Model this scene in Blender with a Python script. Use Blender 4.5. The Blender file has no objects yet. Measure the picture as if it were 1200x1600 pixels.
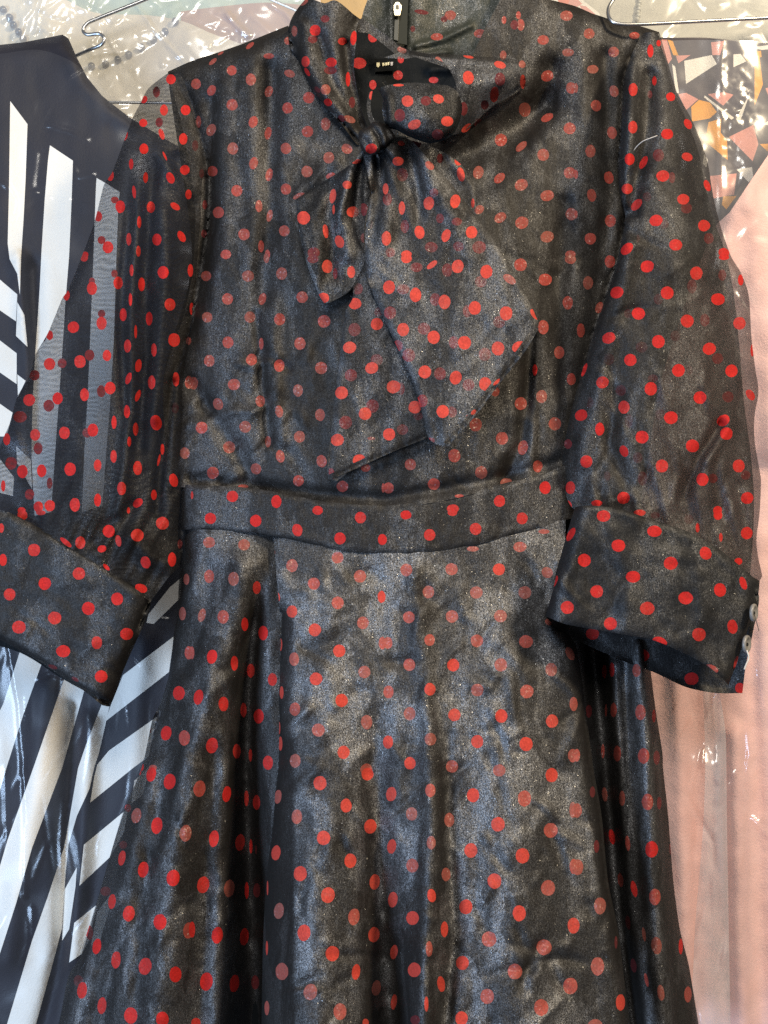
import bpy, math, random
import numpy as np
from mathutils import Vector
from mathutils.geometry import delaunay_2d_cdt

random.seed(7)
rng = np.random.default_rng(11)
scene = bpy.context.scene
col = scene.collection

# ------------------------------------------------------------------ camera
U = 0.0005            # metres per reference pixel on the plane y = 0
D = 0.80              # camera distance to that plane
cam_d = bpy.data.cameras.new("camera")
cam = bpy.data.objects.new("camera", cam_d)
col.objects.link(cam)
cam.location = (0, -D, 0)
cam.rotation_euler = (math.radians(90), 0, 0)
cam_d.sensor_fit = 'VERTICAL'
cam_d.sensor_height = 24
cam_d.lens = 24 * D / (1600 * U)
cam_d.clip_start = 0.02
cam_d.clip_end = 50
scene.camera = cam

# ------------------------------------------------------------------ world, lamps, exposure
world = bpy.data.worlds.new("World")
scene.world = world
world.use_nodes = True
bg = world.node_tree.nodes["Background"]
bg.inputs[0].default_value = (0.80, 0.83, 0.90, 1)
bg.inputs[1].default_value = 0.14


def area(name, loc, target, size, power, color, size_y=None):
    l = bpy.data.lights.new(name, 'AREA')
    l.energy = power
    l.color = color
    l.size = size
    if size_y:
        l.shape = 'RECTANGLE'
        l.size_y = size_y
    o = bpy.data.objects.new(name, l)
    col.objects.link(o)
    o.location = loc
    o.rotation_euler = (Vector(target) - Vector(loc)).to_track_quat('-Z', 'Y').to_euler()
    return o


area("cool_daylight_lamp", (-1.15, -1.10, -0.40), (0, 0, -0.1), 0.5, 27, (0.50, 0.70, 1.0), 0.7)
area("warm_bulb_lamp", (1.20, -1.05, 1.10), (0.05, 0, 0), 0.26, 38, (1.0, 0.82, 0.56))
area("ceiling_lamp", (-0.05, -1.25, 0.75), (0, 0, -0.1), 0.40, 15, (1.0, 0.95, 0.86))

scene.view_settings.view_transform = 'Standard'
scene.view_settings.look = 'None'
scene.view_settings.exposure = 0.0
scene.view_settings.gamma = 1.0
scene.render.engine = 'CYCLES'
scene.cycles.use_denoising = False
scene.cycles.denoiser = 'OPENIMAGEDENOISE'
scene.cycles.max_bounces = 10
scene.cycles.transparent_max_bounces = 24
scene.cycles.caustics_reflective = False
scene.cycles.caustics_refractive = False
scene.cycles.sample_clamp_indirect = 4.0


# ------------------------------------------------------------------ small numpy toolbox
def A(v):
    return np.asarray(v, float)


def at(px, py, Y):
    """reference pixel + depth (metres behind the plane y = 0) -> world point"""
    px, py, Y = A(px), A(py), A(Y)
    s = (D + Y) / D
    return np.stack([(px - 600) * U * s, Y + 0 * px, (800 - py) * U * s], -1)


def hash2(ix, iy, seed):
    n = (ix.astype(np.int64) * 374761393 + iy.astype(np.int64) * 668265263 + seed * 1442695041) & 0xFFFFFFFF
    n = ((n ^ (n >> 13)) * 1274126177) & 0xFFFFFFFF
    return ((n ^ (n >> 16)) & 0xFFFFFF) / float(0xFFFFFF)


def vnoise(x, y, seed=0):
    x, y = A(x), A(y)
    ix, iy = np.floor(x), np.floor(y)
    fx, fy = x - ix, y - iy
    fx = fx * fx * fx * (fx * (fx * 6 - 15) + 10)
    fy = fy * fy * fy * (fy * (fy * 6 - 15) + 10)
    a, b = hash2(ix, iy, seed), hash2(ix + 1, iy, seed)
    c, d = hash2(ix, iy + 1, seed), hash2(ix + 1, iy + 1, seed)
    return (a + (b - a) * fx) * (1 - fy) + (c + (d - c) * fx) * fy


def fbm(x, y, seed=0, octv=3):
    s, a, t = 0, 1.0, 0
    for k in range(octv):
        s = s + a * (vnoise(x * 2 ** k, y * 2 ** k, seed + k * 17) - 0.5)
        t += a
        a *= 0.5
    return s / t


def ridged(x, y, seed=0, octv=3):
    s, a, t = 0, 1.0, 0
    for k in range(octv):
        s = s + a * (1 - np.abs(2 * vnoise(x * 2 ** k, y * 2 ** k, seed + k * 31) - 1))
        t += a
        a *= 0.5
    return s / t


def pdist(x, y, line):
    """distance to a polyline, arc fraction of the nearest point, signed side (+ right of travel)"""
    line = A(line)
    best = np.full(x.shape, 1e18)
    tt = np.zeros(x.shape)
    sg = np.ones(x.shape)
    L = np.hypot(*np.diff(line, axis=0).T)
    cum = np.concatenate([[0], np.cumsum(L)])
    for i in range(len(line) - 1):
        a, b = line[i], line[i + 1]
        d = b - a
        l2 = max(d @ d, 1e-9)
        t = np.clip(((x - a[0]) * d[0] + (y - a[1]) * d[1]) / l2, 0, 1)
        qx, qy = a[0] + t * d[0], a[1] + t * d[1]
        dd = (x - qx) ** 2 + (y - qy) ** 2
        m = dd < best
        best = np.where(m, dd, best)
        tt = np.where(m, (cum[i] + t * L[i]) / cum[-1], tt)
        cr = d[0] * (y - a[1]) - d[1] * (x - a[0])
        sg = np.where(m, np.where(cr >= 0, -1.0, 1.0), sg)
    return np.sqrt(best), tt, sg


def rg(x, y, line, amp, w, amp2=None, w2=None):
    d, t, _ = pdist(x, y, line)
    am = amp if amp2 is None else amp + (amp2 - amp) * t
    ww = w if w2 is None else w + (w2 - w) * t
    return am * np.exp(-(d / ww) ** 2)


def st(x, y, line, amp, w, amp2=None):
    d, t, s = pdist(x, y, line)
    am = amp if amp2 is None else amp + (amp2 - amp) * t
    v = np.clip(d * s / w * 0.5 + 0.5, 0, 1)
    return am * v * v * (3 - 2 * v)


def edge_round(x, y, line, R, depth):
    d, _, _ = pdist(x, y, line)
    k = 1 - np.clip(d / R, 0, 1)
    return depth * (1 - np.sqrt(np.clip(1 - k * k, 0, 1)))


def creases(x, y, seed, n, box, ang, spread, ln, amp, w):
    """sharp little folds of crumpled polythene: short straight ridges in the sheet"""
    r = np.random.default_rng(seed)
    v = np.zeros(x.shape)
    for k in range(n):
        cx, cy = r.uniform(box[0], box[2]), r.uniform(box[1], box[3])
        a = math.radians(ang + r.normal() * spread)
        L = ln * r.uniform(0.5, 1.8)
        bend = r.normal() * 0.12 * L
        dx, dy = math.cos(a) * L / 2, -math.sin(a) * L / 2
        ww = w * r.uniform(0.7, 1.6)
        m = (np.abs(x - cx) < L / 2 + abs(bend) + 4 * ww) & (np.abs(y - cy) < L / 2 + abs(bend) + 4 * ww)
        if m.any():
            line = [(cx - dx, cy - dy), (cx + bend * dy / L, cy - bend * dx / L), (cx + dx, cy + dy)]
            d, t, sg = pdist(x[m], y[m], line)
            v[m] += amp * r.choice([-1, 1]) * r.uniform(0.4, 1.3) * np.sin(np.pi * t) ** 0.6 * np.exp(-(d / ww) ** 2)
    return v


def inside(x, y, poly):
    poly = A(poly)
    r = np.zeros(x.shape, bool)
    n = len(poly)
    j = n - 1
    for i in range(n):
        xi, yi = poly[i]
        xj, yj = poly[j]
        if yi != yj:
            c = ((yi > y) != (yj > y)) & (x < (xj - xi) * (y - yi) / (yj - yi) + xi)
            r ^= c
        j = i
    return r


def smooth_closed(poly, step, smooth=True):
    p = A(poly)
    n = len(p)
    out = []
    for i in range(n):
        p0, p1, p2, p3 = p[i - 1], p[i], p[(i + 1) % n], p[(i + 2) % n]
        L = np.hypot(*(p2 - p1))
        k = max(1, int(round(L / step)))
        # keep sharp corners sharp: shorten tangents where the outline turns hard
        def tang(a, b, c):
            u, v = b - a, c - b
            cu = (u @ v) / (np.hypot(*u) * np.hypot(*v) + 1e-9)
            g = np.clip((cu - 0.15) / 0.5, 0, 1) if smooth else 0
            d = (c - a)
            d = d / (np.hypot(*d) + 1e-9)
            return d * min(np.hypot(*u), np.hypot(*v)) * g, g
        m1, g1 = tang(p0, p1, p2)
        m2, g2 = tang(p1, p2, p3)
        for q in range(k):
            t = q / k
            h00 = 2 * t ** 3 - 3 * t ** 2 + 1
            h10 = t ** 3 - 2 * t ** 2 + t
            h01 = -2 * t ** 3 + 3 * t ** 2
            h11 = t ** 3 - t ** 2
            lin = p1 + (p2 - p1) * t
            her = h00 * p1 + h10 * m1 + h01 * p2 + h11 * m2
            g = g1 * (1 - t) + g2 * t
            out.append(her * g + lin * (1 - g))
    return A(out)


def link(name, me, parent=None):
    o = bpy.data.objects.new(name, me)
    col.objects.link(o)
    if parent is not None:
        o.parent = parent
        # vertices are written in world coordinates: move them into the root's frame
        r = parent
        off = Vector((0, 0, 0))
        while r is not None:
            off += r.location
            r = r.parent
        me.transform(__import__('mathutils').Matrix.Translation(-off))
    return o


def thing(name, label, cat, loc=(0, 0, 0), group=None):
    o = bpy.data.objects.new(name, None)
    col.objects.link(o)
    o.location = loc
    o.empty_display_size = 0.05
    o["label"] = label
    o["category"] = cat
    if group:
        o["group"] = group
    return o


def tag(o, label, cat, group=None):
    o["label"] = label
    o["category"] = cat
    if group:
        o["group"] = group
    return o


# ------------------------------------------------------------------ cloth panels
def ellipse(cx, cy, w, h, ang, n=16):
    a = math.radians(ang if w >= h else -ang)
    c, s = math.cos(a), math.sin(a)
    t = np.arange(n) / n * 2 * math.pi
    jit = 1 + (rng.random(n) - 0.5) * 0.06
    ex, ey = w / 2 * np.cos(t) * jit, h / 2 * np.sin(t) * jit
    return np.stack([cx + ex * c - ey * s, cy - (ex * s + ey * c)], -1)


DOTS = {}


def dd(c, r, panel, kind, items):
    """dots read off a 300 x 400 tile of the cloth at 4x: (cx, cy, w, h[, lean][, kind])"""
    L = DOTS.setdefault(panel, [])
    for it in items:
        cx, cy, w, h = it[:4]
        ang, k = 0, kind
        for e in it[4:]:
            if isinstance(e, str):
                k = e
            else:
                ang = e
        L.append((c * 300 + cx / 4, r * 400 + cy / 4, w / 4, h / 4, ang, k))


FADE = {'v': 0.02, 'm': 0.80, 'd': 0.25}


def panel(name, outline, depth, mats, parent=None, step=6.0, dots=None, prints=None, smooth=True,
          backside=None):
    """one sheet of cloth: an outline, a depth function and its printed dots / stripes, as one mesh.
    mats = [cloth, dot, ...]; prints = [(polygon, slot)]"""
    out = smooth_closed(outline, step, smooth)
    x0, y0 = out.min(0)
    x1, y1 = out.max(0)
    gx, gy = np.meshgrid(np.arange(x0, x1 + step, step), np.arange(y0, y1 + step, step * 0.87))
    gx = gx + (np.arange(gx.shape[0]) % 2)[:, None] * step * 0.5
    gx, gy = gx.ravel(), gy.ravel()
    gx = gx + (rng.random(gx.shape) - 0.5) * step * 0.25
    gy = gy + (rng.random(gy.shape) - 0.5) * step * 0.25
    keep = inside(gx, gy, out)
    gx, gy = gx[keep], gy[keep]
    dcl, _, _ = pdist(gx, gy, np.vstack([out, out[:1]]))
    keep = dcl > step * 0.55
    gx, gy = gx[keep], gy[keep]
    loops = []           # (polygon, slot, fade)
    for (cx, cy, w, h, ang, k) in (dots or []):
        n = 16 if max(w, h) > 9 else 12
        loops.append((ellipse(cx, cy, w, h, ang, n), 2 if k == 'd' and len(mats) > 2 else 1, FADE[k] + (random.random() - 0.42) * 0.36))
    for pr in (prints or []):
        loops.append((smooth_closed(pr[0], step, False), pr[1], 0.0))
    keep = np.ones(gx.shape, bool)
    for (pl, s, f) in loops:
        bx0, by0 = pl.min(0) - step
        bx1, by1 = pl.max(0) + step
        idx = np.nonzero((gx > bx0) & (gx < bx1) & (gy > by0) & (gy < by1) & keep)[0]
        if len(idx):
            dq, _, _ = pdist(gx[idx], gy[idx], np.vstack([pl, pl[:1]]))
            keep[idx[dq < step * 0.32]] = False
    gx, gy = gx[keep], gy[keep]
    verts = [tuple(v) for v in out]
    edges = [(i, (i + 1) % len(out)) for i in range(len(out))]
    for (pl, s, f) in loops:
        b = len(verts)
        n = len(pl)
        verts += [tuple(v) for v in pl]
        edges += [(b + i, b + (i + 1) % n) for i in range(n)]
    verts += list(zip(gx.tolist(), gy.tolist()))
    vco, _, faces, *_ = delaunay_2d_cdt([Vector(v) for v in verts], edges, [], 0, 1e-4)
    V = A([tuple(v) for v in vco])
    F = np.array([f for f in faces if len(f) == 3], int)
    cen = V[F].mean(1)
    ok = inside(cen[:, 0], cen[:, 1], out)
    F, cen = F[ok], cen[ok]
    slot = np.zeros(len(F), int)
    fade = np.zeros(len(F))
    for (pl, s, f) in loops:
        bx0, by0 = pl.min(0)
        bx1, by1 = pl.max(0)
        idx = np.nonzero((cen[:, 0] > bx0) & (cen[:, 0] < bx1) & (cen[:, 1] > by0) & (cen[:, 1] < by1))[0]
        if len(idx):
            m = idx[inside(cen[idx, 0], cen[idx, 1], pl)]
            slot[m] = s
            fade[m] = f
    used = np.unique(F)
    remap = -np.ones(len(V), int)
    remap[used] = np.arange(len(used))
    V, F = V[used], remap[F]
    # orient towards the camera (image y runs down)
    a, b, c = V[F[:, 0]], V[F[:, 1]], V[F[:, 2]]
    cr = (b[:, 0] - a[:, 0]) * (c[:, 1] - a[:, 1]) - (b[:, 1] - a[:, 1]) * (c[:, 0] - a[:, 0])
    F[cr > 0] = F[cr > 0][:, ::-1]
    Y = depth(V[:, 0], V[:, 1])
    P = at(V[:, 0], V[:, 1], Y)
    me = bpy.data.meshes.new(name)
    me.from_pydata(P.tolist(), [], F.tolist())
    for m in mats:
        me.materials.append(m)
    me.polygons.foreach_set("material_index", np.minimum(slot, len(mats) - 1).astype(np.int32))
    me.polygons.foreach_set("use_smooth", np.ones(len(F), bool))
    at_ = me.attributes.new("fade", 'FLOAT', 'FACE')
    at_.data.foreach_set("value", fade.astype(np.float32))
    me.update()
    return link(name, me, parent)


def tube(name, pts, r, mat, parent=None, sides=10, closed=False, r_end=None):
    pts = [Vector(p) for p in pts]
    n = len(pts)
    vs, fs = [], []
    prev = None
    for i, p in enumerate(pts):
        t = (pts[min(i + 1, n - 1)] - pts[max(i - 1, 0)]).normalized()
        up = prev if prev is not None else (Vector((0, 1, 0)) if abs(t.y) < 0.9 else Vector((1, 0, 0)))
        s = t.cross(up).normalized()
        u = s.cross(t).normalized()
        prev = u
        rr = r if r_end is None else r + (r_end - r) * i / (n - 1)
        for k in range(sides):
            a = 2 * math.pi * k / sides
            vs.append(p + s * math.cos(a) * rr + u * math.sin(a) * rr)
    for i in range(n - 1):
        for k in range(sides):
            k2 = (k + 1) % sides
            fs.append((i * sides + k, i * sides + k2, (i + 1) * sides + k2, (i + 1) * sides + k))
    fs.append(tuple(range(sides))[::-1])
    fs.append(tuple((n - 1) * sides + k for k in range(sides)))
    me = bpy.data.meshes.new(name)
    me.from_pydata([tuple(v) for v in vs], [], fs)
    me.materials.append(mat)
    for p in me.polygons:
        p.use_smooth = True
    me.update()
    return link(name, me, parent)


def curve_pts(ctrl, per=8):
    c = A(ctrl)
    n = len(c)
    out = []
    for i in range(n - 1):
        p0, p1, p2, p3 = c[max(i - 1, 0)], c[i], c[i + 1], c[min(i + 2, n - 1)]
        for q in range(per):
            t = q / per
            out.append(0.5 * (2 * p1 + (p2 - p0) * t + (2 * p0 - 5 * p1 + 4 * p2 - p3) * t * t +
                              (3 * p1 - p0 - 3 * p2 + p3) * t ** 3))
    out.append(c[-1])
    return A(out)


def wire(name, ctrl, r, mat, parent=None, per=8):
    c = curve_pts(ctrl, per)
    P = at(c[:, 0], c[:, 1], c[:, 2])
    return tube(name, P.tolist(), r, mat, parent)


# ------------------------------------------------------------------ materials
class NT:
    def __init__(s, name):
        s.m = bpy.data.materials.new(name)
        s.m.use_nodes = True
        s.t = s.m.node_tree
        s.t.nodes.clear()

    def n(s, typ, **kw):
        nd = s.t.nodes.new(typ)
        for k, v in kw.items():
            if k.startswith("_"):
                setattr(nd, k[1:], v)
            else:
                nd.inputs[k].default_value = v
        return nd

    def l(s, a, b):
        s.t.links.new(a, b)

    def math(s, op, a, b=None, c=None, clamp=False):
        nd = s.t.nodes.new('ShaderNodeMath')
        nd.operation = op
        nd.use_clamp = clamp
        for i, v in enumerate((a, b, c)):
            if v is None:
                continue
            if isinstance(v, (int, float)):
                nd.inputs[i].default_value = v
            else:
                s.l(v, nd.inputs[i])
        return nd.outputs[0]

    def mapr(s, v, a, b, c, d):
        nd = s.t.nodes.new('ShaderNodeMapRange')
        nd.interpolation_type = 'SMOOTHSTEP'
        s.l(v, nd.inputs[0])
        for i, q in enumerate((a, b, c, d)):
            nd.inputs[i + 1].default_value = q
        return nd.outputs[0]

    def out(s, sh):
        o = s.t.nodes.new('ShaderNodeOutputMaterial')
        s.l(sh, o.inputs[0])
        return s.m


def coords(t, sc=(1, 1, 1)):
    tc = t.n('ShaderNodeTexCoord')
    mp = t.n('ShaderNodeMapping')
    mp.inputs['Scale'].default_value = sc
    t.l(tc.outputs['Object'], mp.inputs[0])
    return mp.outputs[0]


def noise(t, vec, scale, detail=3, rough=0.5, dist=0.0, typ=None):
    n = t.n('ShaderNodeTexNoise')
    if typ:
        n.noise_type = typ
    n.inputs['Scale'].default_value = scale
    n.inputs['Detail'].default_value = detail
    n.inputs['Roughness'].default_value = rough
    n.inputs['Distortion'].default_value = dist
    t.l(vec, n.inputs['Vector'])
    return n


def sparkle_normal(t, vec, scale, k, base=None):
    """tilt the normal at random per thread crossing: the glitter of monofilament organza"""
    v = t.n('ShaderNodeTexVoronoi')
    v.inputs['Scale'].default_value = scale
    t.l(vec, v.inputs['Vector'])
    sub = t.n('ShaderNodeVectorMath', _operation='SUBTRACT')
    t.l(v.outputs['Color'], sub.inputs[0])
    sub.inputs[1].default_value = (0.5, 0.5, 0.5)
    mul = t.n('ShaderNodeVectorMath', _operation='SCALE')
    t.l(sub.outputs[0], mul.inputs[0])
    mul.inputs['Scale'].default_value = k
    add = t.n('ShaderNodeVectorMath', _operation='ADD')
    t.l(mul.outputs[0], add.inputs[0])
    if base is None:
        g = t.n('ShaderNodeNewGeometry')
        base = g.outputs['Normal']
    t.l(base, add.inputs[1])
    nm = t.n('ShaderNodeVectorMath', _operation='NORMALIZE')
    t.l(add.outputs[0], nm.inputs[0])
    return nm.outputs[0], v


def organza(name, opacity=1.0, base=(0.0125, 0.0110, 0.0100), gloss=1.0, moire=0.0, spec=0.08, rough=0.66):
    t = NT(name)
    vec = coords(t)
    # crumple relief
    n1 = noise(t, vec, 38, 4, 0.55, 0.6)
    n2 = noise(t, coords(t, (1.6, 1, 0.6)), 120, 3, 0.6, 0.4)
    hgt = t.math('ADD', n1.outputs[0], t.math('MULTIPLY', n2.outputs[0], 0.30))
    bmp = t.n('ShaderNodeBump', Strength=0.24, Distance=0.006)
    t.l(hgt, bmp.inputs['Height'])
    sn, vor = sparkle_normal(t, coords(t, (1.2, 1, 0.8)), 1700, 0.45, bmp.outputs[0])
    sn2, vor2 = sparkle_normal(t, coords(t, (1.0, 1, 0.9)), 1400, 1.2, bmp.outputs[0])
    # sheen painted by noise: grey grainy patches as if catching light, black between;
    # a warped cell pattern makes their borders angular
    pn = noise(t, coords(t, (1.5, 1, 0.62)), 15, 4, 0.55, 1.2)
    wv = t.n('ShaderNodeVectorMath', _operation='ADD')
    wn = noise(t, vec, 60, 2, 0.5)
    sc = t.n('ShaderNodeVectorMath', _operation='SCALE')
    sc.inputs['Scale'].default_value = 0.022
    t.l(wn.outputs['Color'], sc.inputs[0])
    t.l(coords(t, (1.5, 1, 0.8)), wv.inputs[0])
    t.l(sc.outputs[0], wv.inputs[1])
    vc = t.n('ShaderNodeTexVoronoi')
    vc.inputs['Scale'].default_value = 30
    t.l(wv.outputs[0], vc.inputs['Vector'])
    sp = t.n('ShaderNodeSeparateColor')
    t.l(vc.outputs['Color'], sp.inputs[0])
    pf = noise(t, coords(t, (1, 1, 0.8)), 300, 3, 0.7, 0.2)
    pm = t.math('ADD', pn.outputs[0], t.math('MULTIPLY', t.math('SUBTRACT', pf.outputs[0], 0.5), 0.20))
    pm = t.math('ADD', pm, t.math('MULTIPLY', t.math('SUBTRACT', sp.outputs[0], 0.5), 0.15))
    patch = t.mapr(pm, 0.42, 0.60, 0.30, 1.0)
    gr = noise(t, coords(t, (1.1, 1, 0.8)), 1500, 2, 0.8)
    grain = t.mapr(gr.outputs[0], 0.38, 0.68, 0.10, 2.7)
    thr = noise(t, coords(t, (9, 1, 0.30)), 320, 2, 0.7)
    thread = t.mapr(thr.outputs[0], 0.35, 0.7, 0.70, 1.25)
    gl = t.math('MULTIPLY', t.math('MULTIPLY', patch, thread), t.math('MULTIPLY', grain, 0.084 * gloss), clamp=True)
    # sheen cut where the cloth turns away: shade of deep folds put into the material
    lw = t.n('ShaderNodeLayerWeight', Blend=0.5)
    gl = t.math('MULTIPLY', gl, t.mapr(lw.outputs['Facing'], 0.25, 0.80, 1.0, 0.22))
    cloth = t.n('ShaderNodeBsdfPrincipled', Roughness=0.55)
    cloth.inputs['Base Color'].default_value = (*base, 1)
    cloth.inputs['Specular IOR Level'].default_value = spec
    t.l(bmp.outputs[0], cloth.inputs['Normal'])
    g1 = t.n('ShaderNodeBsdfGlossy', Roughness=rough)
    g1.inputs['Color'].default_value = (0.9, 0.9, 0.92, 1)
    t.l(sn, g1.inputs['Normal'])
    g2 = t.n('ShaderNodeBsdfGlossy', Roughness=0.16)
    t.l(sn2, g2.inputs['Normal'])
    mg = t.n('ShaderNodeMixShader')
    sk = noise(t, coords(t, (5, 1, 0.6)), 42, 3, 0.6)
    t.l(t.mapr(sk.outputs[0], 0.46, 0.70, 0.02, 0.22), mg.inputs[0])
    t.l(g1.outputs[0], mg.inputs[1])
    t.l(g2.outputs[0], mg.inputs[2])
    mx = t.n('ShaderNodeMixShader')
    t.l(gl, mx.inputs[0])
    t.l(cloth.outputs[0], mx.inputs[1])
    t.l(mg.outputs[0], mx.inputs[2])
    sh = mx.outputs[0]
    if opacity < 1:
        tr = t.n('ShaderNodeBsdfTransparent')
        tr.inputs[0].default_value = (0.92, 0.93, 0.96, 1)
        m2 = t.n('ShaderNodeMixShader', Fac=opacity)
        if moire:
            w = t.n('ShaderNodeTexWave', _bands_direction='Z')
            w.inputs['Scale'].default_value = 80
            w.inputs['Distortion'].default_value = 26
            w.inputs['Detail'].default_value = 2
            w.inputs['Detail Scale'].default_value = 0.32
            t.l(coords(t, (0.9, 1, 1)), w.inputs['Vector'])
            big = noise(t, vec, 26, 2)
            amt = t.mapr(big.outputs[0], 0.38, 0.6, 0.25, 1.0)
            wv = t.math('MULTIPLY', t.math('SUBTRACT', w.outputs[1], 0.5), t.math('MULTIPLY', amt, moire))
            t.l(t.math('ADD', wv, opacity, clamp=True), m2.inputs[0])
        t.l(tr.outputs[0], m2.inputs[1])
        t.l(sh, m2.inputs[2])
        sh = m2.outputs[0]
    return t.out(sh)


def dot_mat(name, vivid=(0.42, 0.016, 0.014), muted=(0.21, 0.062, 0.047), gloss=0.03):
    t = NT(name)
    vec = coords(t)
    at_ = t.n('ShaderNodeAttribute', _attribute_name="fade")
    nz = noise(t, vec, 420, 3, 0.7)
    f = t.math('ADD', at_.outputs['Fac'], t.math('MULTIPLY', t.math('SUBTRACT', nz.outputs[0], 0.5), 0.9), clamp=True)
    mx = t.n('ShaderNodeMix', _data_type='RGBA')
    t.l(f, mx.inputs[0])
    mx.inputs[6].default_value = (*vivid, 1)
    mx.inputs[7].default_value = (*muted, 1)
    p = t.n('ShaderNodeBsdfPrincipled', Roughness=0.75)
    wn = noise(t, vec, 900, 2, 0.7)
    hs = t.n('ShaderNodeHueSaturation')
    t.l(t.mapr(wn.outputs[0], 0.25, 0.75, 0.72, 1.18), hs.inputs['Value'])
    t.l(mx.outputs[2], hs.inputs['Color'])
    t.l(hs.outputs[0], p.inputs['Base Color'])
    p.inputs['Specular IOR Level'].default_value = 0.15
    sn, v = sparkle_normal(t, vec, 900, 1.2)
    bm = t.n('ShaderNodeBump', Strength=0.35, Distance=0.0006)
    t.l(nz.outputs[0], bm.inputs['Height'])
    t.l(bm.outputs[0], p.inputs['Normal'])
    g = t.n('ShaderNodeBsdfGlossy', Roughness=0.35)
    t.l(sn, g.inputs['Normal'])
    ms = t.n('ShaderNodeMixShader')
    t.l(t.math('MULTIPLY', at_.outputs['Fac'], gloss), ms.inputs[0])
    t.l(p.outputs[0], ms.inputs[1])
    t.l(g.outputs[0], ms.inputs[2])
    return t.out(ms.outputs[0])


def film(name, haze=0.03, crinkle=0.5, tint=(1, 1, 1), fine=180, refl=0.10, big=30, rough=0.19):
    """thin clear polythene: see-through, a mirror where a crease faces a lamp, a breath of white haze"""
    t = NT(name)
    vec = coords(t)
    r1 = noise(t, vec, big, 1.5, 0.5, 1.0, 'RIDGED_MULTIFRACTAL')
    r2 = noise(t, vec, fine, 2, 0.5, 0.6)
    h = t.math('ADD', t.math('MULTIPLY', r1.outputs[0], 0.6), t.math('MULTIPLY', r2.outputs[0], 0.22))
    b = t.n('ShaderNodeBump', Strength=crinkle, Distance=0.004)
    t.l(h, b.inputs['Height'])
    lw = t.n('ShaderNodeLayerWeight', Blend=0.35)
    t.l(b.outputs[0], lw.inputs['Normal'])
    fac = t.math('ADD', t.math('MULTIPLY', lw.outputs['Facing'], refl * 1.6), refl, clamp=True)
    g = t.n('ShaderNodeBsdfGlossy', Roughness=rough)
    g.inputs[0].default_value = (1, 1, 1, 1)
    t.l(b.outputs[0], g.inputs['Normal'])
    tr = t.n('ShaderNodeBsdfTransparent')
    tr.inputs[0].default_value = (*tint, 1)
    df = t.n('ShaderNodeBsdfDiffuse')
    df.inputs[0].default_value = (0.83, 0.85, 0.92, 1)
    t.l(b.outputs[0], df.inputs['Normal'])
    m0 = t.n('ShaderNodeMixShader', Fac=haze)
    t.l(tr.outputs[0], m0.inputs[1])
    t.l(df.outputs[0], m0.inputs[2])
    m = t.n('ShaderNodeMixShader')
    t.l(fac, m.inputs[0])
    t.l(m0.outputs[0], m.inputs[1])
    t.l(g.outputs[0], m.inputs[2])
    return t.out(m.outputs[0])


def fabric(name, color, color2=None, rough=0.8, weave=700, sheen=0.1, mottled=0.25):
    t = NT(name)
    vec = coords(t)
    n = noise(t, vec, 14, 4, 0.6)
    w = noise(t, coords(t, (1, 1, 1)), weave, 2, 0.6)
    f = t.math('ADD', n.outputs[0], t.math('MULTIPLY', t.math('SUBTRACT', w.outputs[0], 0.5), mottled))
    mx = t.n('ShaderNodeMix', _data_type='RGBA')
    t.l(t.mapr(f, 0.3, 0.7, 0, 1), mx.inputs[0])
    mx.inputs[6].default_value = (*color, 1)
    mx.inputs[7].default_value = (*(color2 or tuple(c * 0.86 for c in color)), 1)
    p = t.n('ShaderNodeBsdfPrincipled', Roughness=rough)
    t.l(mx.outputs[2], p.inputs['Base Color'])
    p.inputs['Sheen Weight'].default_value = sheen
    p.inputs['Specular IOR Level'].default_value = 0.25
    b = t.n('ShaderNodeBump', Strength=0.25, Distance=0.002)
    t.l(t.math('ADD', w.outputs[0], t.math('MULTIPLY', n.outputs[0], 2.0)), b.inputs['Height'])
    t.l(b.outputs[0], p.inputs['Normal'])
    return t.out(p.outputs[0])


def plain(name, color, rough=0.4, metal=0.0, spec=0.5, nscale=200, var=0.15):
    t = NT(name)
    n = noise(t, coords(t), nscale, 3, 0.6)
    mx = t.n('ShaderNodeMix', _data_type='RGBA')
    t.l(n.outputs[0], mx.inputs[0])
    mx.inputs[6].default_value = (*color, 1)
    mx.inputs[7].default_value = (*(c * (1 - var * 2) for c in color), 1)
    p = t.n('ShaderNodeBsdfPrincipled', Roughness=rough, Metallic=metal)
    p.inputs['Specular IOR Level'].default_value = spec
    t.l(mx.outputs[2], p.inputs['Base Color'])
    return t.out(p.outputs[0])


M_ORG = organza("black_organza_lined", gloss=0.66)
M_SKIRT = organza("black_organza_skirt", gloss=1.6)
M_BOW = organza("black_organza_bow", opacity=0.47, gloss=1.9)
M_SLEEVE = organza("black_organza_sleeve", opacity=0.45, gloss=0.50, moire=0.26)
M_SLEEVE_BACK = organza("black_organza_sleeve_back", opacity=0.37, gloss=0.4, moire=0.20)
M_SLEEVE_R = organza("black_organza_sleeve_doubled", opacity=0.74, gloss=0.80)
M_SLEEVE_RB = organza("black_organza_sleeve_doubled_back", opacity=0.80, gloss=0.5)
M_CUFF = organza("black_organza_cuff", gloss=0.58, base=(0.0115, 0.0112, 0.0115))
M_INNER = organza("black_organza_inside_shaded", gloss=0.04, base=(0.006, 0.007, 0.008), spec=0.05)  # shade inside the neck put into the colour: darker base, hardly any gloss
M_SKIRT_EDGE = organza("black_organza_skirt_edge", opacity=0.86, gloss=1.2)
M_DOT = dot_mat("red_flock_dot")
M_DOTB = dot_mat("red_flock_dot_reverse", vivid=(0.46, 0.03, 0.03), muted=(0.28, 0.035, 0.035))
M_DOTC = dot_mat("coral_flock_dot", vivid=(0.47, 0.050, 0.034), muted=(0.25, 0.078, 0.062))

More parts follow.
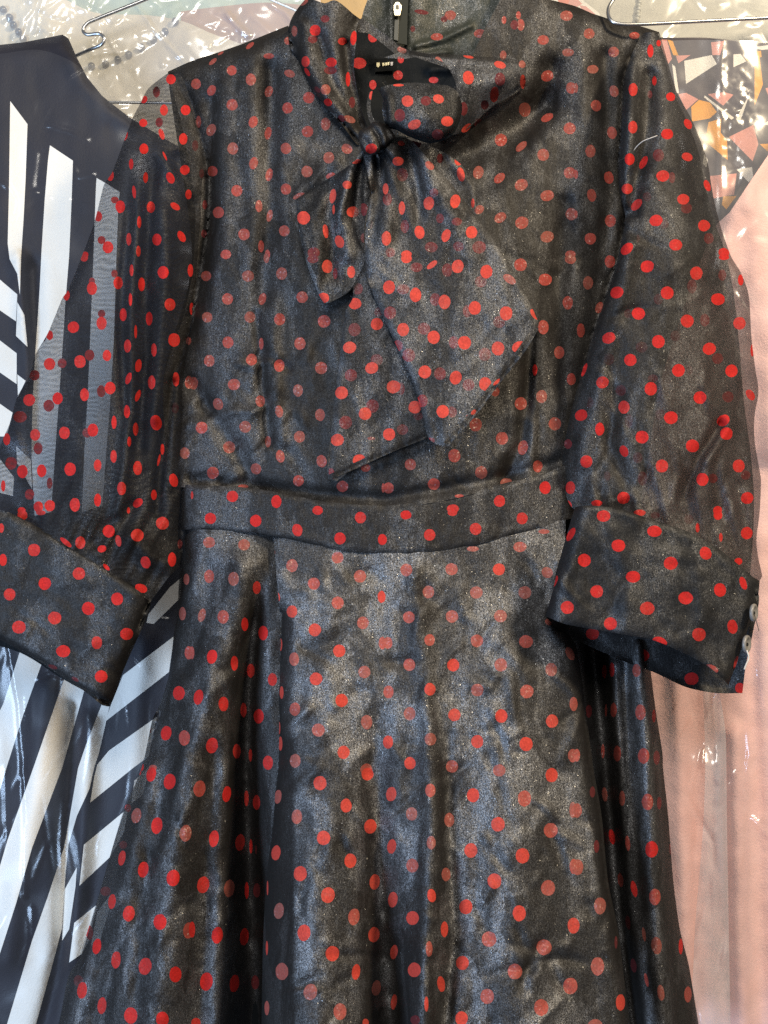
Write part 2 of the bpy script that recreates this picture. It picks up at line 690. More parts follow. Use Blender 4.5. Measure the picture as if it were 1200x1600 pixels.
M_DOTD = dot_mat("red_dot_under_organza", vivid=(0.115, 0.016, 0.018), muted=(0.08, 0.02, 0.02), gloss=0.05)

# ------------------------------------------------------------------ where the flock dots sit on the cloth
# --- top row of tiles
dd(0, 0, 'sleeve_l', 'v', [(1068, 495, 60, 62), (1160, 688, 60, 65), (1145, 868, 52, 72), (1155, 1062, 60, 62),
   (1065, 1112, 48, 74, -25), (900, 930, 56, 66), (895, 768, 52, 50), (900, 622, 40, 50, 30), (784, 850, 26, 60, 15),
   (820, 1025, 28, 68), (692, 1100, 38, 64, 10), (910, 1110, 30, 68), (838, 1200, 24, 80, -5), (943, 1295, 52, 72),
   (1095, 1290, 66, 40, -35), (870, 1388, 26, 76), (805, 1495, 32, 80), (980, 1497, 58, 74), (1135, 1478, 44, 76, -30),
   (865, 1570, 28, 70), (752, 1292, 60, 80), (614, 1352, 50, 66), (675, 1545, 68, 76), (530, 1592, 44, 40),
   (1025, 688, 50, 70), (1010, 838, 32, 72, -20), (1178, 1215, 40, 60), (1030, 975, 14, 62, -25)])
dd(0, 0, 'sleeve_lb', 'd', [(978, 575, 44, 70), (995, 765, 46, 60), (718, 1250, 50, 44), (635, 1500, 50, 50)])
dd(1, 0, 'bodice', 'm', [(480, 350, 66, 36), (362, 285, 62, 26, 40), (610, 460, 70, 46, -20), (248, 440, 62, 62),
   (368, 497, 64, 76), (25, 525, 62, 66), (122, 565, 52, 70, 25), (480, 572, 48, 72, 20), (730, 610, 72, 72),
   (250, 655, 70, 72), (597, 675, 66, 70), (383, 762, 56, 76, 20), (40, 762, 34, 76), (120, 812, 56, 80, 25),
   (475, 832, 42, 80, 10), (722, 822, 72, 72), (835, 775, 60, 80), (255, 928, 68, 76), (587, 928, 66, 72),
   (385, 1020, 54, 78, 12), (855, 985, 68, 74), (128, 1070, 64, 66), (718, 1072, 70, 72), (482, 1092, 44, 80, 12),
   (865, 1098, 60, 34, 25), (280, 1192, 70, 72), (587, 1182, 66, 70), (668, 1225, 80, 34, 25), (165, 1328, 70, 72),
   (418, 1288, 44, 76), (485, 1348, 36, 76, 12), (325, 1465, 72, 74), (577, 1443, 66, 70), (432, 1540, 36, 76),
   (212, 1590, 66, 60), (472, 1590, 32, 60), (968, 930, 70, 60, -30), (130, 385, 60, 26, 40), (180, 332, 40, 16, 30),
   (60, 1085, 30, 60, 'd'), (20, 910, 40, 70, 'd'), (80, 1280, 30, 60, 'd'), (75, 1460, 36, 50, 'd'), (600, 255, 48, 50)])
dd(1, 0, 'collar_l', 'v', [(640, 195, 36, 68, 'm'), (770, 190, 68, 72), (832, 118, 56, 46, 'd'), (710, 385, 50, 70),
   (870, 390, 70, 60), (940, 258, 56, 46), (1010, 238, 40, 90, 8), (975, 495, 28, 92), (835, 560, 62, 68, 'm'),
   (850, 640, 54, 44, -35), (985, 745, 76, 42, -25, 'm'), (755, 245, 60, 50, 'd'), (720, 450, 60, 24, -60),
   (865, 440, 80, 50, 'd'), (1000, 640, 40, 70, 'd'), (700, 14, 60, 30, 35, 'm'), (785, 560, 50, 26, -45, 'd'),
   (1105, 750, 36, 80, -12), (935, 740, 50, 40, -35, 'd')])
dd(1, 0, 'neck_hole', 'd', [(1045, 395, 90, 70), (1130, 230, 60, 70), (1130, 530, 44, 60)])
dd(1, 0, 'loop_back', 'v', [(1132, 590, 44, 76, 20)])
dd(1, 0, 'knot', 'v', [(1120, 928, 74, 62, 15)])
dd(1, 0, 'tail_a', 'v', [(970, 1155, 58, 52), (880, 1225, 40, 92, 8), (1005, 1325, 78, 68), (697, 1362, 80, 84),
   (835, 1445, 34, 88, -8), (922, 1510, 56, 80, -20), (1072, 1487, 36, 60), (885, 1310, 16, 60), (665, 1570, 22, 80, -25),
   (1070, 1310, 60, 80, 'd'), (760, 1580, 76, 70, 'd'), (1110, 1400, 40, 60, 'd'), (1030, 1010, 60, 26, 15)])
dd(2, 0, 'collar_in', 'm', [(415, 95, 72, 62), (600, 210, 76, 56), (330, 230, 76, 46), (180, 180, 30, 40, 'd'),
   (375, 120, 40, 40, 'd'), (235, 75, 90, 30, -10, 'd')])
dd(2, 0, 'bodice', 'm', [(750, 125, 30, 50), (855, 155, 46, 74), (815, 155, 50, 60, 'd'), (745, 345, 40, 60),
   (1140, 98, 80, 64), (995, 250, 72, 60), (1150, 328, 74, 50), (1020, 475, 80, 68, 30), (1170, 550, 66, 72),
   (880, 685, 74, 90), (1020, 735, 84, 46, 30), (1160, 802, 76, 74), (730, 875, 76, 80), (858, 915, 84, 44, 42),
   (995, 968, 74, 76), (1160, 1080, 74, 72), (590, 1078, 66, 84, 15), (722, 1113, 80, 52, 42), (858, 1155, 84, 72, 25),
   (1020, 1223, 86, 68, 12), (727, 1360, 80, 60, 35), (862, 1392, 84, 76, 22), (1170, 1338, 70, 78),
   (1020, 1480, 84, 72, 12), (1165, 1590, 66, 50), (595, 1310, 66, 50, 40), (840, 95, 30, 50)])
dd(2, 0, 'loop_back', 'v', [(527, 485, 68, 86, -10), (725, 405, 76, 44, -18), (690, 590, 54, 100, 8), (868, 510, 36, 90),
   (527, 354, 64, 20, -12), (865, 400, 46, 50, 'm'), (515, 800, 76, 36, 42), (735, 680, 40, 30, 30), (345, 385, 70, 40, -55, 'm'),
   (725, 495, 66, 86, 'd'), (630, 655, 50, 60, 'd'), (497, 680, 52, 86, 'd'), (590, 770, 50, 60, 'd')])
dd(2, 0, 'collar_l', 'm', [(120, 310, 60, 40, -20)])
dd(2, 0, 'loop_front', 'v', [(147, 632, 74, 72), (340, 618, 70, 56, -20), (190, 778, 84, 58, 22), (395, 758, 76, 64),
   (90, 532, 66, 16), (262, 630, 66, 60, 'd'), (98, 720, 68, 80, 'd'), (335, 840, 74, 66, 'd')])
dd(2, 0, 'neck_hole', 'd', [(88, 470, 60, 60), (105, 370, 40, 50), (310, 500, 60, 40)])
dd(2, 0, 'tail_b', 'v', [(88, 1008, 70, 56), (112, 1300, 40, 84), (280, 1270, 66, 84, 8), (445, 1258, 62, 88, 12),
   (222, 1452, 62, 84, -12), (388, 1472, 54, 84, 22), (547, 1452, 72, 78), (15, 1490, 60, 92), (140, 1590, 66, 50),
   (285, 1035, 66, 44, -45, 'm'), (10, 1180, 36, 70), (108, 895, 44, 30, -20)])
dd(2, 0, 'tail_b_under', 'd', [(115, 1092, 70, 84), (312, 1205, 56, 56), (350, 1365, 50, 60), (455, 1385, 66, 50),
   (465, 1540, 66, 60), (295, 1545, 80, 66), (595, 1545, 86, 80), (130, 1415, 52, 84), (40, 1578, 60, 60), (20, 1245, 56, 80)])
dd(2, 0, 'tail_behind', 'v', [(480, 1090, 46, 90, -12), (465, 1005, 48, 60), (555, 1270, 22, 60), (350, 990, 40, 60, 'd'),
   (205, 890, 60, 70, 'd')])
dd(3, 0, 'bodice', 'm', [(82, 210, 68, 66), (235, 325, 68, 66), (105, 433, 72, 54), (238, 570, 56, 76, -15),
   (125, 660, 64, 72, -20), (225, 830, 60, 78, -10), (90, 945, 64, 80), (205, 1110, 60, 78, -12), (98, 1220, 56, 82, -10),
   (215, 1380, 68, 78), (90, 1492, 72, 74), (365, 222, 64, 44), (0, 550, 26, 60), (0, 1090, 26, 60), (0, 1340, 20, 50)])
dd(3, 0, 'sleeve_r', 'v', [(465, 318, 38, 84), (517, 270, 28, 40), (357, 560, 56, 82), (490, 505, 28, 60), (355, 795, 58, 80),
   (592, 605, 58, 54, -20), (570, 838, 76, 66), (700, 775, 44, 70, -30), (335, 995, 62, 76), (422, 1015, 40, 88, 28),
   (320, 1180, 70, 66), (695, 980, 70, 52, -20), (543, 1100, 82, 72), (820, 1160, 38, 76, -22), (670, 1245, 76, 66),
   (378, 1280, 88, 52, 48), (500, 1378, 82, 72, 15), (800, 1410, 76, 72), (318, 1555, 92, 60, 45), (623, 1530, 82, 72),
   (925, 1580, 70, 60, -20)])
dd(3, 0, 'sleeve_rb', 'd', [(515, 970, 70, 80), (600, 1110, 40, 70), (445, 1230, 50, 60), (690, 1300, 70, 70),
   (550, 1400, 60, 60), (370, 1490, 60, 60), (830, 1490, 60, 70), (462, 590, 30, 50), (345, 390, 44, 66)])
# --- second row
dd(0, 1, 'sleeve_l', 'v', [(525, 10, 50, 50), (415, 245, 42, 66), (310, 495, 44, 60), (458, 445, 72, 72), (310, 675, 72, 76),
   (500, 660, 72, 80), (575, 203, 64, 82), (738, 168, 58, 80), (635, 420, 64, 82), (668, 622, 54, 70), (822, 90, 24, 74),
   (885, 178, 42, 86), (815, 272, 22, 80), (1020, 103, 70, 80), (770, 367, 44, 80), (932, 392, 42, 86), (1062, 303, 68, 76),
   (848, 473, 18, 84), (797, 563, 44, 82), (962, 587, 34, 84), (1088, 525, 74, 86), (865, 685, 40, 82, 8), (803, 765, 34, 76, 18),
   (948, 790, 46, 86), (1100, 770, 42, 90), (862, 873, 30, 76, 20), (688, 825, 68, 80), (528, 867, 56, 80), (360, 890, 64, 76),
   (183, 900, 74, 74), (793, 972, 38, 82), (713, 1040, 32, 84), (975, 1042, 72, 96, -12), (848, 1082, 34, 84), (580, 1088, 68, 82),
   (403, 1105, 68, 78), (220, 1117, 62, 74), (42, 1145, 44, 76), (808, 1160, 24, 64), (1015, 1208, 24, 70), (710, 1253, 40, 80),
   (610, 1308, 48, 76), (860, 1325, 56, 88), (993, 1275, 16, 76, 12), (438, 1333, 72, 84), (140, 1347, 66, 84), (260, 1342, 60, 80),
   (760, 1453, 56, 84), (1085, 1402, 54, 86, -15), (20, 1437, 28, 72), (862, 1543, 70, 50, 40), (962, 1493, 36, 64), (610, 1525, 44, 82),
   (468, 1555, 64, 86), (240, 1568, 60, 70), (311, 1560, 66, 72), (1180, 1487, 44, 72), (135, 1590, 50, 40), (803, 1590, 20, 40),
   (1190, 90, 34, 80), (1198, 330, 26, 76)])
dd(0, 1, 'sleeve_lb', 'd', [(388, 670, 56, 60), (560, 620, 60, 70), (215, 745, 66, 66), (635, 360, 46, 50), (305, 935, 68, 76),
   (633, 845, 54, 76), (125, 1005, 84, 72), (238, 1203, 56, 76), (70, 1295, 72, 80), (545, 1105, 60, 60), (310, 1420, 36, 70),
   (185, 1490, 60, 66), (715, 110, 40, 50), (575, 160, 40, 50), (270, 505, 40, 60)])
dd(0, 1, 'bodice', 'm', [(1180, 790, 50, 80), (1155, 1232, 62, 72), (1095, 950, 44, 70, 'd'), (1178, 530, 34, 50)])
dd(1, 1, 'bodice', 'm', [(88, 125, 64, 64), (350, 125, 76, 72), (465, 15, 36, 60), (560, 110, 68, 80), (222, 268, 68, 72),
   (440, 268, 46, 76, 15), (688, 257, 72, 72), (95, 383, 66, 66), (362, 382, 68, 72), (548, 395, 70, 76), (825, 408, 78, 80),
   (225, 540, 70, 74), (433, 548, 28, 76), (675, 547, 70, 78), (108, 655, 66, 76), (372, 648, 70, 74), (545, 685, 66, 78),
   (807, 700, 76, 78), (262, 803, 76, 72), (10, 795, 56, 80), (662, 840, 62, 78), (163, 925, 62, 76, -20), (427, 907, 60, 72),
   (545, 972, 50, 76, -8), (800, 993, 62, 76), (60, 1073, 74, 74), (332, 1068, 74, 74), (672, 1130, 70, 74), (475, 1160, 38, 72),
   (232, 1195, 76, 76), (552, 1252, 54, 80, -12), (810, 1282, 64, 78, -10), (130, 1355, 74, 76), (400, 1330, 66, 70, -20),
   (665, 1405, 68, 70), (940, 1440, 72, 70), (320, 1440, 66, 24), (1195, 1450, 20, 60), (1085, 1324, 60, 50)])
dd(1, 1, 'tail_a', 'v', [(845, 65, 66, 84), (995, 100, 50, 76), (820, 262, 76, 66), (755, 20, 70, 50, 'd'), (895, 110, 28, 70, 'd')])
dd(1, 1, 'tail_c', 'v', [(1018, 297, 82, 72), (985, 572, 82, 74, 10), (1123, 700, 82, 72, 12), (935, 855, 80, 82, 25),
   (1082, 985, 80, 80), (908, 1150, 82, 76, 18), (1045, 1275, 82, 72, 12), (1155, 425, 76, 76)])
dd(1, 1, 'tail_c_under', 'd', [(1015, 460, 76, 84), (1035, 205, 66, 72), (1155, 650, 76, 74), (993, 745, 78, 76), (1128, 938, 80, 84),
   (960, 1040, 80, 84), (1120, 1140, 50, 20), (867, 1365, 50, 80), (1165, 350, 50, 60)])
dd(1, 1, 'band', 'v', [(252, 1503, 72, 72), (527, 1535, 64, 80), (785, 1590, 66, 56), (0, 1495, 16, 50)])
dd(2, 1, 'tail_b', 'v', [(140, 15, 68, 60), (300, 55, 80, 34, 38), (460, 65, 74, 86, 15), (640, 98, 76, 86, 10), (32, 195, 74, 86),
   (197, 243, 72, 90), (378, 287, 74, 90), (567, 325, 78, 86), (763, 358, 80, 88), (120, 460, 74, 84), (310, 508, 78, 84),
   (503, 542, 82, 86), (712, 578, 80, 88), (255, 725, 80, 82), (448, 760, 74, 86, 15), (633, 800, 78, 86), (367, 972, 78, 82),
   (540, 1015, 84, 60, 50), (845, 568, 92, 70, 20), (943, 365, 80, 40, -50), (785, 145, 90, 50, -35, 'm')])
dd(2, 1, 'tail_b_under', 'd', [(203, 70, 76, 60), (395, 88, 66, 84), (605, 160, 74, 72), (120, 208, 78, 66), (320, 272, 66, 80),
   (520, 345, 56, 76), (720, 412, 76, 76), (250, 455, 80, 76), (435, 540, 60, 80), (630, 615, 76, 84), (350, 735, 76, 80),
   (528, 805, 76, 76), (240, 905, 66, 80), (425, 975, 60, 70), (155, 620, 80, 86), (290, 1155, 56, 40), (820, 660, 80, 22, 45),
   (38, 355, 76, 80), (88, 560, 60, 70)])
dd(2, 1, 'tail_c', 'v', [(60, 818, 88, 80, 15), (193, 945, 80, 80), (32, 1115, 76, 78)])
dd(2, 1, 'tail_c_under', 'd', [(105, 830, 50, 80), (213, 1000, 60, 50), (115, 1085, 70, 66)])
dd(2, 1, 'bodice', 'm', [(853, 55, 78, 80, 20), (1008, 148, 84, 76), (1148, 292, 64, 84), (995, 445, 68, 88), (1095, 603, 64, 80),
   (1170, 770, 56, 76), (985, 878, 68, 82), (1068, 1048, 78, 82), (960, 1315, 60, 76), (855, 922, 76, 80), (738, 1140, 76, 80),
   (868, 1197, 62, 92, 12), (440, 1248, 76, 84), (608, 1353, 76, 80), (765, 1418, 76, 60), (573, 1055, 78, 84), (165, 1303, 70, 72),
   (312, 1425, 76, 74), (28, 1450, 66, 70), (943, 712, 30, 70, 'v'), (695, 848, 54, 60), (1165, 20, 70, 60), (470, 1500, 56, 22)])
dd(2, 1, 'band', 'v', [(430, 1580, 76, 56), (722, 1532, 70, 74), (1007, 1448, 70, 80)])
dd(2, 1, 'sleeve_r', 'v', [(1165, 1448, 60, 80), (1142, 1565, 66, 76), (1150, 1175, 50, 60, 'd')])
dd(3, 1, 'sleeve_r', 'v', [(445, 65, 84, 74, 18), (752, 108, 78, 84), (255, 228, 84, 72, 25), (570, 230, 82, 80), (887, 270, 86, 76),
   (390, 360, 84, 76), (695, 407, 82, 82), (1022, 420, 78, 80), (1030, 150, 36, 70), (205, 512, 86, 70, 25), (515, 535, 80, 82),
   (833, 580, 84, 76, 15), (340, 650, 78, 76), (640, 715, 80, 80), (972, 718, 78, 80), (1102, 590, 22, 80), (165, 790, 80, 74, 15),
   (468, 830, 80, 84), (775, 885, 80, 80), (1090, 868, 48, 76, -35), (300, 945, 70, 82), (32, 995, 80, 70, 25), (593, 1010, 86, 80),
   (920, 1028, 86, 68, 35), (940, 1110, 78, 78), (148, 1082, 58, 82), (413, 1132, 82, 82), (728, 1187, 84, 80), (300, 1220, 52, 74, -22),
   (65, 1285, 76, 80), (537, 1312, 78, 82), (1017, 1312, 74, 82), (790, 1397, 76, 82), (1070, 1513, 78, 76, 20), (297, 1512, 80, 76, 15),
   (130, 1545, 70, 40), (885, 1590, 56, 56), (925, 8, 66, 34), (52, 712, 24, 90, 20)])
dd(3, 1, 'bodice', 'm', [(212, 35, 66, 80), (75, 168, 64, 84), (145, 322, 46, 76, 20), (30, 465, 50, 90)])
dd(3, 1, 'sleeve_rb', 'd', [(915, 120, 50, 70), (725, 190, 60, 90), (515, 270, 60, 70), (265, 165, 70, 50), (325, 360, 50, 60),
   (805, 400, 60, 80), (150, 440, 50, 80), (620, 500, 60, 70), (410, 570, 76, 70), (205, 645, 66, 76), (885, 640, 70, 70),
   (700, 715, 60, 70), (480, 765, 66, 50), (280, 840, 66, 70), (80, 915, 60, 70), (950, 880, 70, 70), (530, 990, 60, 70),
   (330, 1030, 50, 90), (385, 1260, 60, 70), (195, 1375, 40, 60), (415, 1390, 60, 90), (855, 1390, 60, 60), (1060, 1370, 60, 60),
   (1045, 330, 86, 90), (1080, 810, 70, 66)])
# --- third row
dd(0, 2, 'sleeve_l', 'v', [(140, 20, 64, 64), (680, 120, 76, 80), (740, 180, 36, 74, -10), (502, 192, 62, 80), (637, 230, 56, 44, 15),
   (412, 190, 90, 30, -40), (858, 145, 80, 78), (1015, 70, 80, 80), (910, 315, 60, 78, -20), (1075, 297, 52, 90), (882, 477, 80, 54, -20),
   (255, 5, 60, 30), (665, 345, 54, 24, -45), (1125, 200, 30, 60, 'd')])
dd(0, 2, 'cuff_l', 'v', [(8, 100, 34, 60), (18, 300, 50, 76), (213, 238, 78, 78), (60, 515, 74, 76), (280, 447, 78, 80), (493, 385, 78, 78),
   (118, 720, 86, 80), (342, 662, 84, 80), (552, 603, 80, 82), (732, 543, 74, 80), (395, 870, 88, 76), (605, 817, 66, 82),
   (792, 762, 82, 76), (632, 1028, 80, 78), (330, 968, 60, 24, -20, 'd'), (470, 1045, 50, 22, -30, 'd')])
dd(0, 2, 'skirt_l', 'm', [(1140, 635, 44, 84), (1165, 420, 36, 70), (1180, 880, 52, 84), (1118, 1132, 74, 88, 'v'), (1038, 1382, 66, 92, 10, 'v'),
   (1152, 1412, 70, 96), (938, 1350, 16, 60, 'v'), (888, 1592, 20, 50, 'v'), (955, 1600, 50, 40)])
dd(1, 2, 'band', 'v', [(115, 40, 72, 70), (398, 55, 72, 76), (658, 113, 64, 80, -15), (925, 165, 72, 76, -10), (1053, 35, 70, 72),
   (1190, 172, 56, 70)])
dd(1, 2, 'skirt_l', 'm', [(107, 190, 76, 70), (325, 205, 74, 72), (107, 402, 62, 84), (260, 418, 66, 88), (405, 472, 50, 80, 'v'), (62, 645, 46, 86, 15),
   (195, 655, 70, 86), (330, 702, 44, 84, 'v'), (445, 757, 60, 90, 'v'), (125, 905, 64, 90, 10, 'v'), (0, 880, 30, 80), (265, 945, 46, 92, 'v'),
   (367, 992, 48, 88, 'v'), (503, 1047, 58, 80, 'v'), (40, 1157, 60, 96, 10, 'v'), (197, 1200, 62, 92, 'v'), (322, 1238, 38, 92, 'v'),
   (417, 1277, 62, 90, 'v'), (125, 1460, 74, 98, 10, 'v'), (280, 1495, 50, 92, 'v'), (365, 1520, 22, 80, 'v'), (475, 1567, 64, 90, 'v')])
dd(1, 2, 'skirt_c', 'm', [(490, 258, 60, 76), (625, 335, 72, 82), (910, 285, 74, 74), (762, 448, 76, 76), (1050, 402, 78, 80), (525, 535, 50, 78, 'v'),
   (910, 568, 76, 80), (625, 622, 66, 78, 'v'), (1185, 530, 50, 76, 'v'), (1068, 693, 74, 78), (768, 737, 78, 80, 'v'), (920, 868, 76, 80, 'v'),
   (553, 828, 22, 80, 'v'), (638, 920, 62, 84), (775, 1043, 80, 80, 'v'), (1077, 1000, 76, 80), (1190, 820, 46, 80), (560, 1128, 24, 80, 'v'),
   (935, 1178, 78, 84, 'v'), (643, 1232, 66, 84), (1092, 1313, 72, 90), (790, 1363, 80, 84), (553, 1448, 24, 90, 'v'), (947, 1502, 76, 84, 'v'),
   (645, 1555, 68, 86), (1090, 1612, 76, 80), (545, 1350, 14, 80, 'v')])
dd(2, 2, 'band', 'v', [(137, 18, 70, 56), (428, 3, 60, 44), (573, 106, 74, 76), (863, 40, 70, 76), (285, 143, 72, 74)])
dd(2, 2, 'skirt_c', 'm', [(1000, 122, 70, 30), (850, 218, 82, 66), (555, 230, 76, 34), (140, 362, 74, 80), (422, 358, 78, 76), (718, 358, 76, 76, 'v'),
   (1020, 378, 74, 66, -35), (278, 500, 72, 80), (577, 503, 78, 78), (880, 503, 82, 80), (155, 658, 74, 76), (425, 653, 78, 78), (728, 650, 82, 78),
   (1030, 688, 50, 40, -30), (25, 818, 56, 76), (285, 800, 66, 74), (580, 805, 78, 80), (888, 810, 86, 80), (158, 955, 74, 80), (433, 957, 76, 80, 'v'),
   (730, 955, 80, 84), (1163, 885, 48, 90, -25), (1045, 985, 74, 84), (28, 1125, 64, 82), (287, 1108, 70, 80, 'v'), (583, 1113, 78, 80), (893, 1122, 84, 86),
   (160, 1260, 74, 84), (440, 1268, 78, 80, 'v'), (733, 1275, 76, 86, 'v'), (1050, 1307, 76, 84, 'v'), (1185, 1200, 50, 90), (25, 1438, 64, 84, 'v'),
   (290, 1420, 74, 80), (583, 1435, 76, 84, 'v'), (888, 1450, 84, 88, 'v'), (1180, 1522, 60, 84), (162, 1570, 72, 80, 'v'), (425, 1590, 76, 80)])
dd(2, 2, 'cuff_r', 'v', [(1168, 140, 40, 94, 30), (1066, 435, 30, 80, 25), (1145, 597, 82, 82)])
dd(3, 2, 'cuff_r', 'v', [(172, 25, 86, 72), (490, 120, 92, 72), (265, 210, 86, 78), (592, 320, 88, 82), (810, 258, 72, 84, -25), (52, 302, 82, 82),
   (357, 405, 90, 74), (130, 497, 80, 80), (900, 487, 76, 86, -15), (1045, 445, 42, 86, -20), (685, 537, 92, 80), (445, 602, 92, 82),
   (215, 698, 82, 80), (768, 765, 84, 84), (978, 717, 64, 90, -10), (522, 813, 96, 66, -18), (845, 980, 90, 50, -20, 'm'), (1000, 940, 22, 84, 15)])
dd(3, 2, 'cuff_rb', 'v', [(103, 762, 82, 74), (413, 897, 92, 80), (722, 1042, 88, 80), (1025, 1100, 60, 66)])
dd(3, 2, 'sleeve_r', 'v', [(398, 5, 76, 40), (887, 20, 56, 60), (1067, 132, 74, 78), (760, 98, 26, 60), (905, 158, 22, 56), (1015, 308, 50, 44)])
dd(3, 2, 'sleeve_rb', 'd', [(495, 20, 60, 40), (705, 45, 60, 60)])
dd(3, 2, 'skirt_r', 'm', [(177, 997, 30, 86, 'v'), (225, 985, 32, 90, 'v'), (378, 990, 52, 80), (403, 1252, 66, 100), (235, 1238, 40, 90), (187, 1240, 14, 80),
   (80, 1245, 40, 80, 'd'), (487, 1275, 22, 80, 'v'), (168, 1495, 22, 90), (258, 1510, 48, 100), (422, 1525, 72, 98), (504, 1535, 40, 90, 'd')])
dd(3, 2, 'skirt_c', 'm', [(5, 1520, 40, 80)])
# --- bottom row
dd(0, 3, 'skirt_l', 'v', [(945, 40, 60, 92, 12), (1060, 85, 74, 100, 10), (852, 298, 62, 96, 12, 'm'), (980, 360, 70, 104, 8), (1160, 408, 76, 104, 8, 'm'),
   (762, 562, 44, 96, 10), (895, 635, 66, 100, 8), (1082, 688, 82, 104, 8), (700, 835, 48, 92, 8), (805, 910, 74, 100, 8), (1000, 962, 82, 100),
   (1180, 1015, 70, 104, 8, 'm'), (605, 1115, 54, 100, 10), (725, 1200, 58, 108, 6), (907, 1240, 80, 108, 10), (1097, 1290, 76, 100), (513, 1390, 62, 106, 6),
   (637, 1485, 54, 106, 6), (817, 1547, 84, 102), (1015, 1570, 80, 96), (876, 15, 14, 60)])
dd(0, 3, 'skirt_lb', 'd', [(770, 480, 50, 50), (660, 770, 66, 60), (490, 1330, 60, 70), (560, 1030, 46, 90), (800, 250, 40, 50)])
dd(1, 3, 'skirt_l', 'v', [(47, 130, 76, 104, 10, 'm'), (217, 163, 54, 100, 8), (340, 190, 28, 100), (403, 215, 46, 92), (137, 442, 60, 106, 8),
   (300, 465, 60, 106, 6), (368, 490, 20, 90), (70, 730, 76, 106, 10), (233, 752, 66, 110, 8, 'm'), (342, 765, 26, 106), (405, 765, 44, 90, 'd'),
   (158, 1045, 70, 106, 8), (327, 1055, 54, 110, 6), (0, 1010, 40, 100), (90, 1335, 80, 116, 8), (265, 1347, 60, 110, 8), (395, 1340, 50, 90, 'd'),
   (25, 1590, 60, 56), (400, 510, 10, 60, 'd')])
dd(1, 3, 'skirt_c', 'v', [(537, 180, 44, 88, 8, 'm'), (800, 95, 82, 90), (1097, 38, 76, 80), (655, 305, 66, 92, 'm'), (963, 235, 70, 88),
   (525, 530, 56, 96, 8), (1115, 365, 78, 92, 8), (822, 437, 84, 92), (990, 580, 76, 92), (677, 660, 82, 96, 8),
   (543, 893, 62, 102, 6, 'm'), (850, 795, 86, 100, 8), (1142, 712, 64, 98, 8), (1012, 930, 72, 106, 8, 'm'), (700, 1030, 80, 106, 6), (468, 1125, 14, 90),
   (1137, 1042, 70, 98, 8), (877, 1160, 86, 98, 8), (1025, 1275, 52, 100, 8), (562, 1272, 80, 108, 'm'), (740, 1400, 84, 104, 8, 'm'),
   (1152, 1375, 56, 98, 8, 'm'), (925, 1522, 82, 104, 'm'), (468, 1500, 30, 90, 'm'), (1085, 1592, 40, 50), (472, 750, 10, 90)])
dd(2, 3, 'skirt_c', 'v', [(45, 163, 64, 92, 8), (290, 140, 64, 86, 'm'), (557, 170, 78, 90), (720, 15, 80, 76, 'm'), (1048, 45, 78, 90),
   (878, 190, 84, 102, 'm'), (173, 287, 72, 84, 'm'), (408, 325, 62, 90, 'm'), (712, 352, 86, 92), (1042, 390, 88, 94, 'm'), (295, 467, 56, 86, 'm'),
   (48, 490, 56, 92, 8), (543, 515, 82, 92), (866, 548, 86, 96), (177, 610, 76, 88, 'm'), (388, 665, 56, 86, 'm'), (690, 707, 88, 96),
   (1025, 750, 90, 98, 'm'), (298, 797, 54, 86, -8), (55, 822, 60, 98, 8), (512, 868, 82, 94), (845, 908, 82, 100), (178, 938, 80, 86), (378, 1008, 46, 100),
   (657, 1070, 92, 98, 'm'), (1000, 1120, 96, 100, 'm'), (282, 1130, 42, 100, 'm'), (62, 1150, 46, 92, 8), (190, 1262, 82, 92), (490, 1218, 80, 90),
   (818, 1272, 92, 98, 'm'), (357, 1350, 48, 100, -8), (1165, 1362, 90, 104, 'm'), (645, 1427, 86, 96, 'm'), (983, 1497, 90, 106, 'm'),
   (62, 1462, 38, 96, 8), (265, 1475, 26, 96), (485, 1565, 78, 90), (195, 1575, 60, 60, 'd'), (1180, 262, 44, 100, 'm'), (1185, 615, 50, 96, 'm'),
   (1185, 985, 76, 100)])
dd(3, 3, 'skirt_c', 'm', [(5, 265, 64, 90), (10, 620, 72, 100), (150, 862, 76, 106), (135, 1240, 84, 116), (278, 1465, 58, 104, 'v'), (120, 1605, 90, 70),
   (103, 150, 34, 70, 'd'), (128, 490, 34, 80, 'd'), (250, 1090, 18, 80, 'd')])
dd(3, 3, 'skirt_r', 'm', [(180, 165, 34, 90, -6), (288, 190, 38, 96), (447, 212, 72, 104), (225, 430, 38, 96, -10, 'v'), (323, 470, 30, 96, -6), (473, 508, 80, 104, 'v'),
   (278, 700, 34, 90, -8), (363, 755, 38, 104, -12, 'v'), (493, 805, 72, 104), (503, 1110, 66, 110, -6), (425, 1040, 22, 90, -8), (325, 965, 30, 90, -8, 'd'),
   (655, 1115, 26, 100, 'v'), (530, 1405, 44, 100, -8), (700, 1415, 46, 100), (360, 1235, 36, 90, -8, 'd'), (440, 1325, 22, 90, -12), (520, 220, 28, 80, 'd'),
   (593, 500, 18, 90, 'd')])

# ================================================================== behind everything: the wall
def smooth01(v):
    v = np.clip(v, 0, 1)
    return v * v * (3 - 2 * v)


M_WALL = plain("dim_plaster", (0.20, 0.17, 0.14), 0.9, 0, 0.2, 12)
M_WIRE = plain("galvanised_wire", (0.68, 0.68, 0.68), 0.34, 1.0, 0.5, 300, 0.12)
wall = panel("wall", [(-700, -700), (1900, -700), (1900, 2300), (-700, 2300)],
             lambda x, y: 0.34 + 0.002 * fbm(x / 90, y / 90, 5), [M_WALL], step=90, smooth=False)
wall["kind"] = "structure"

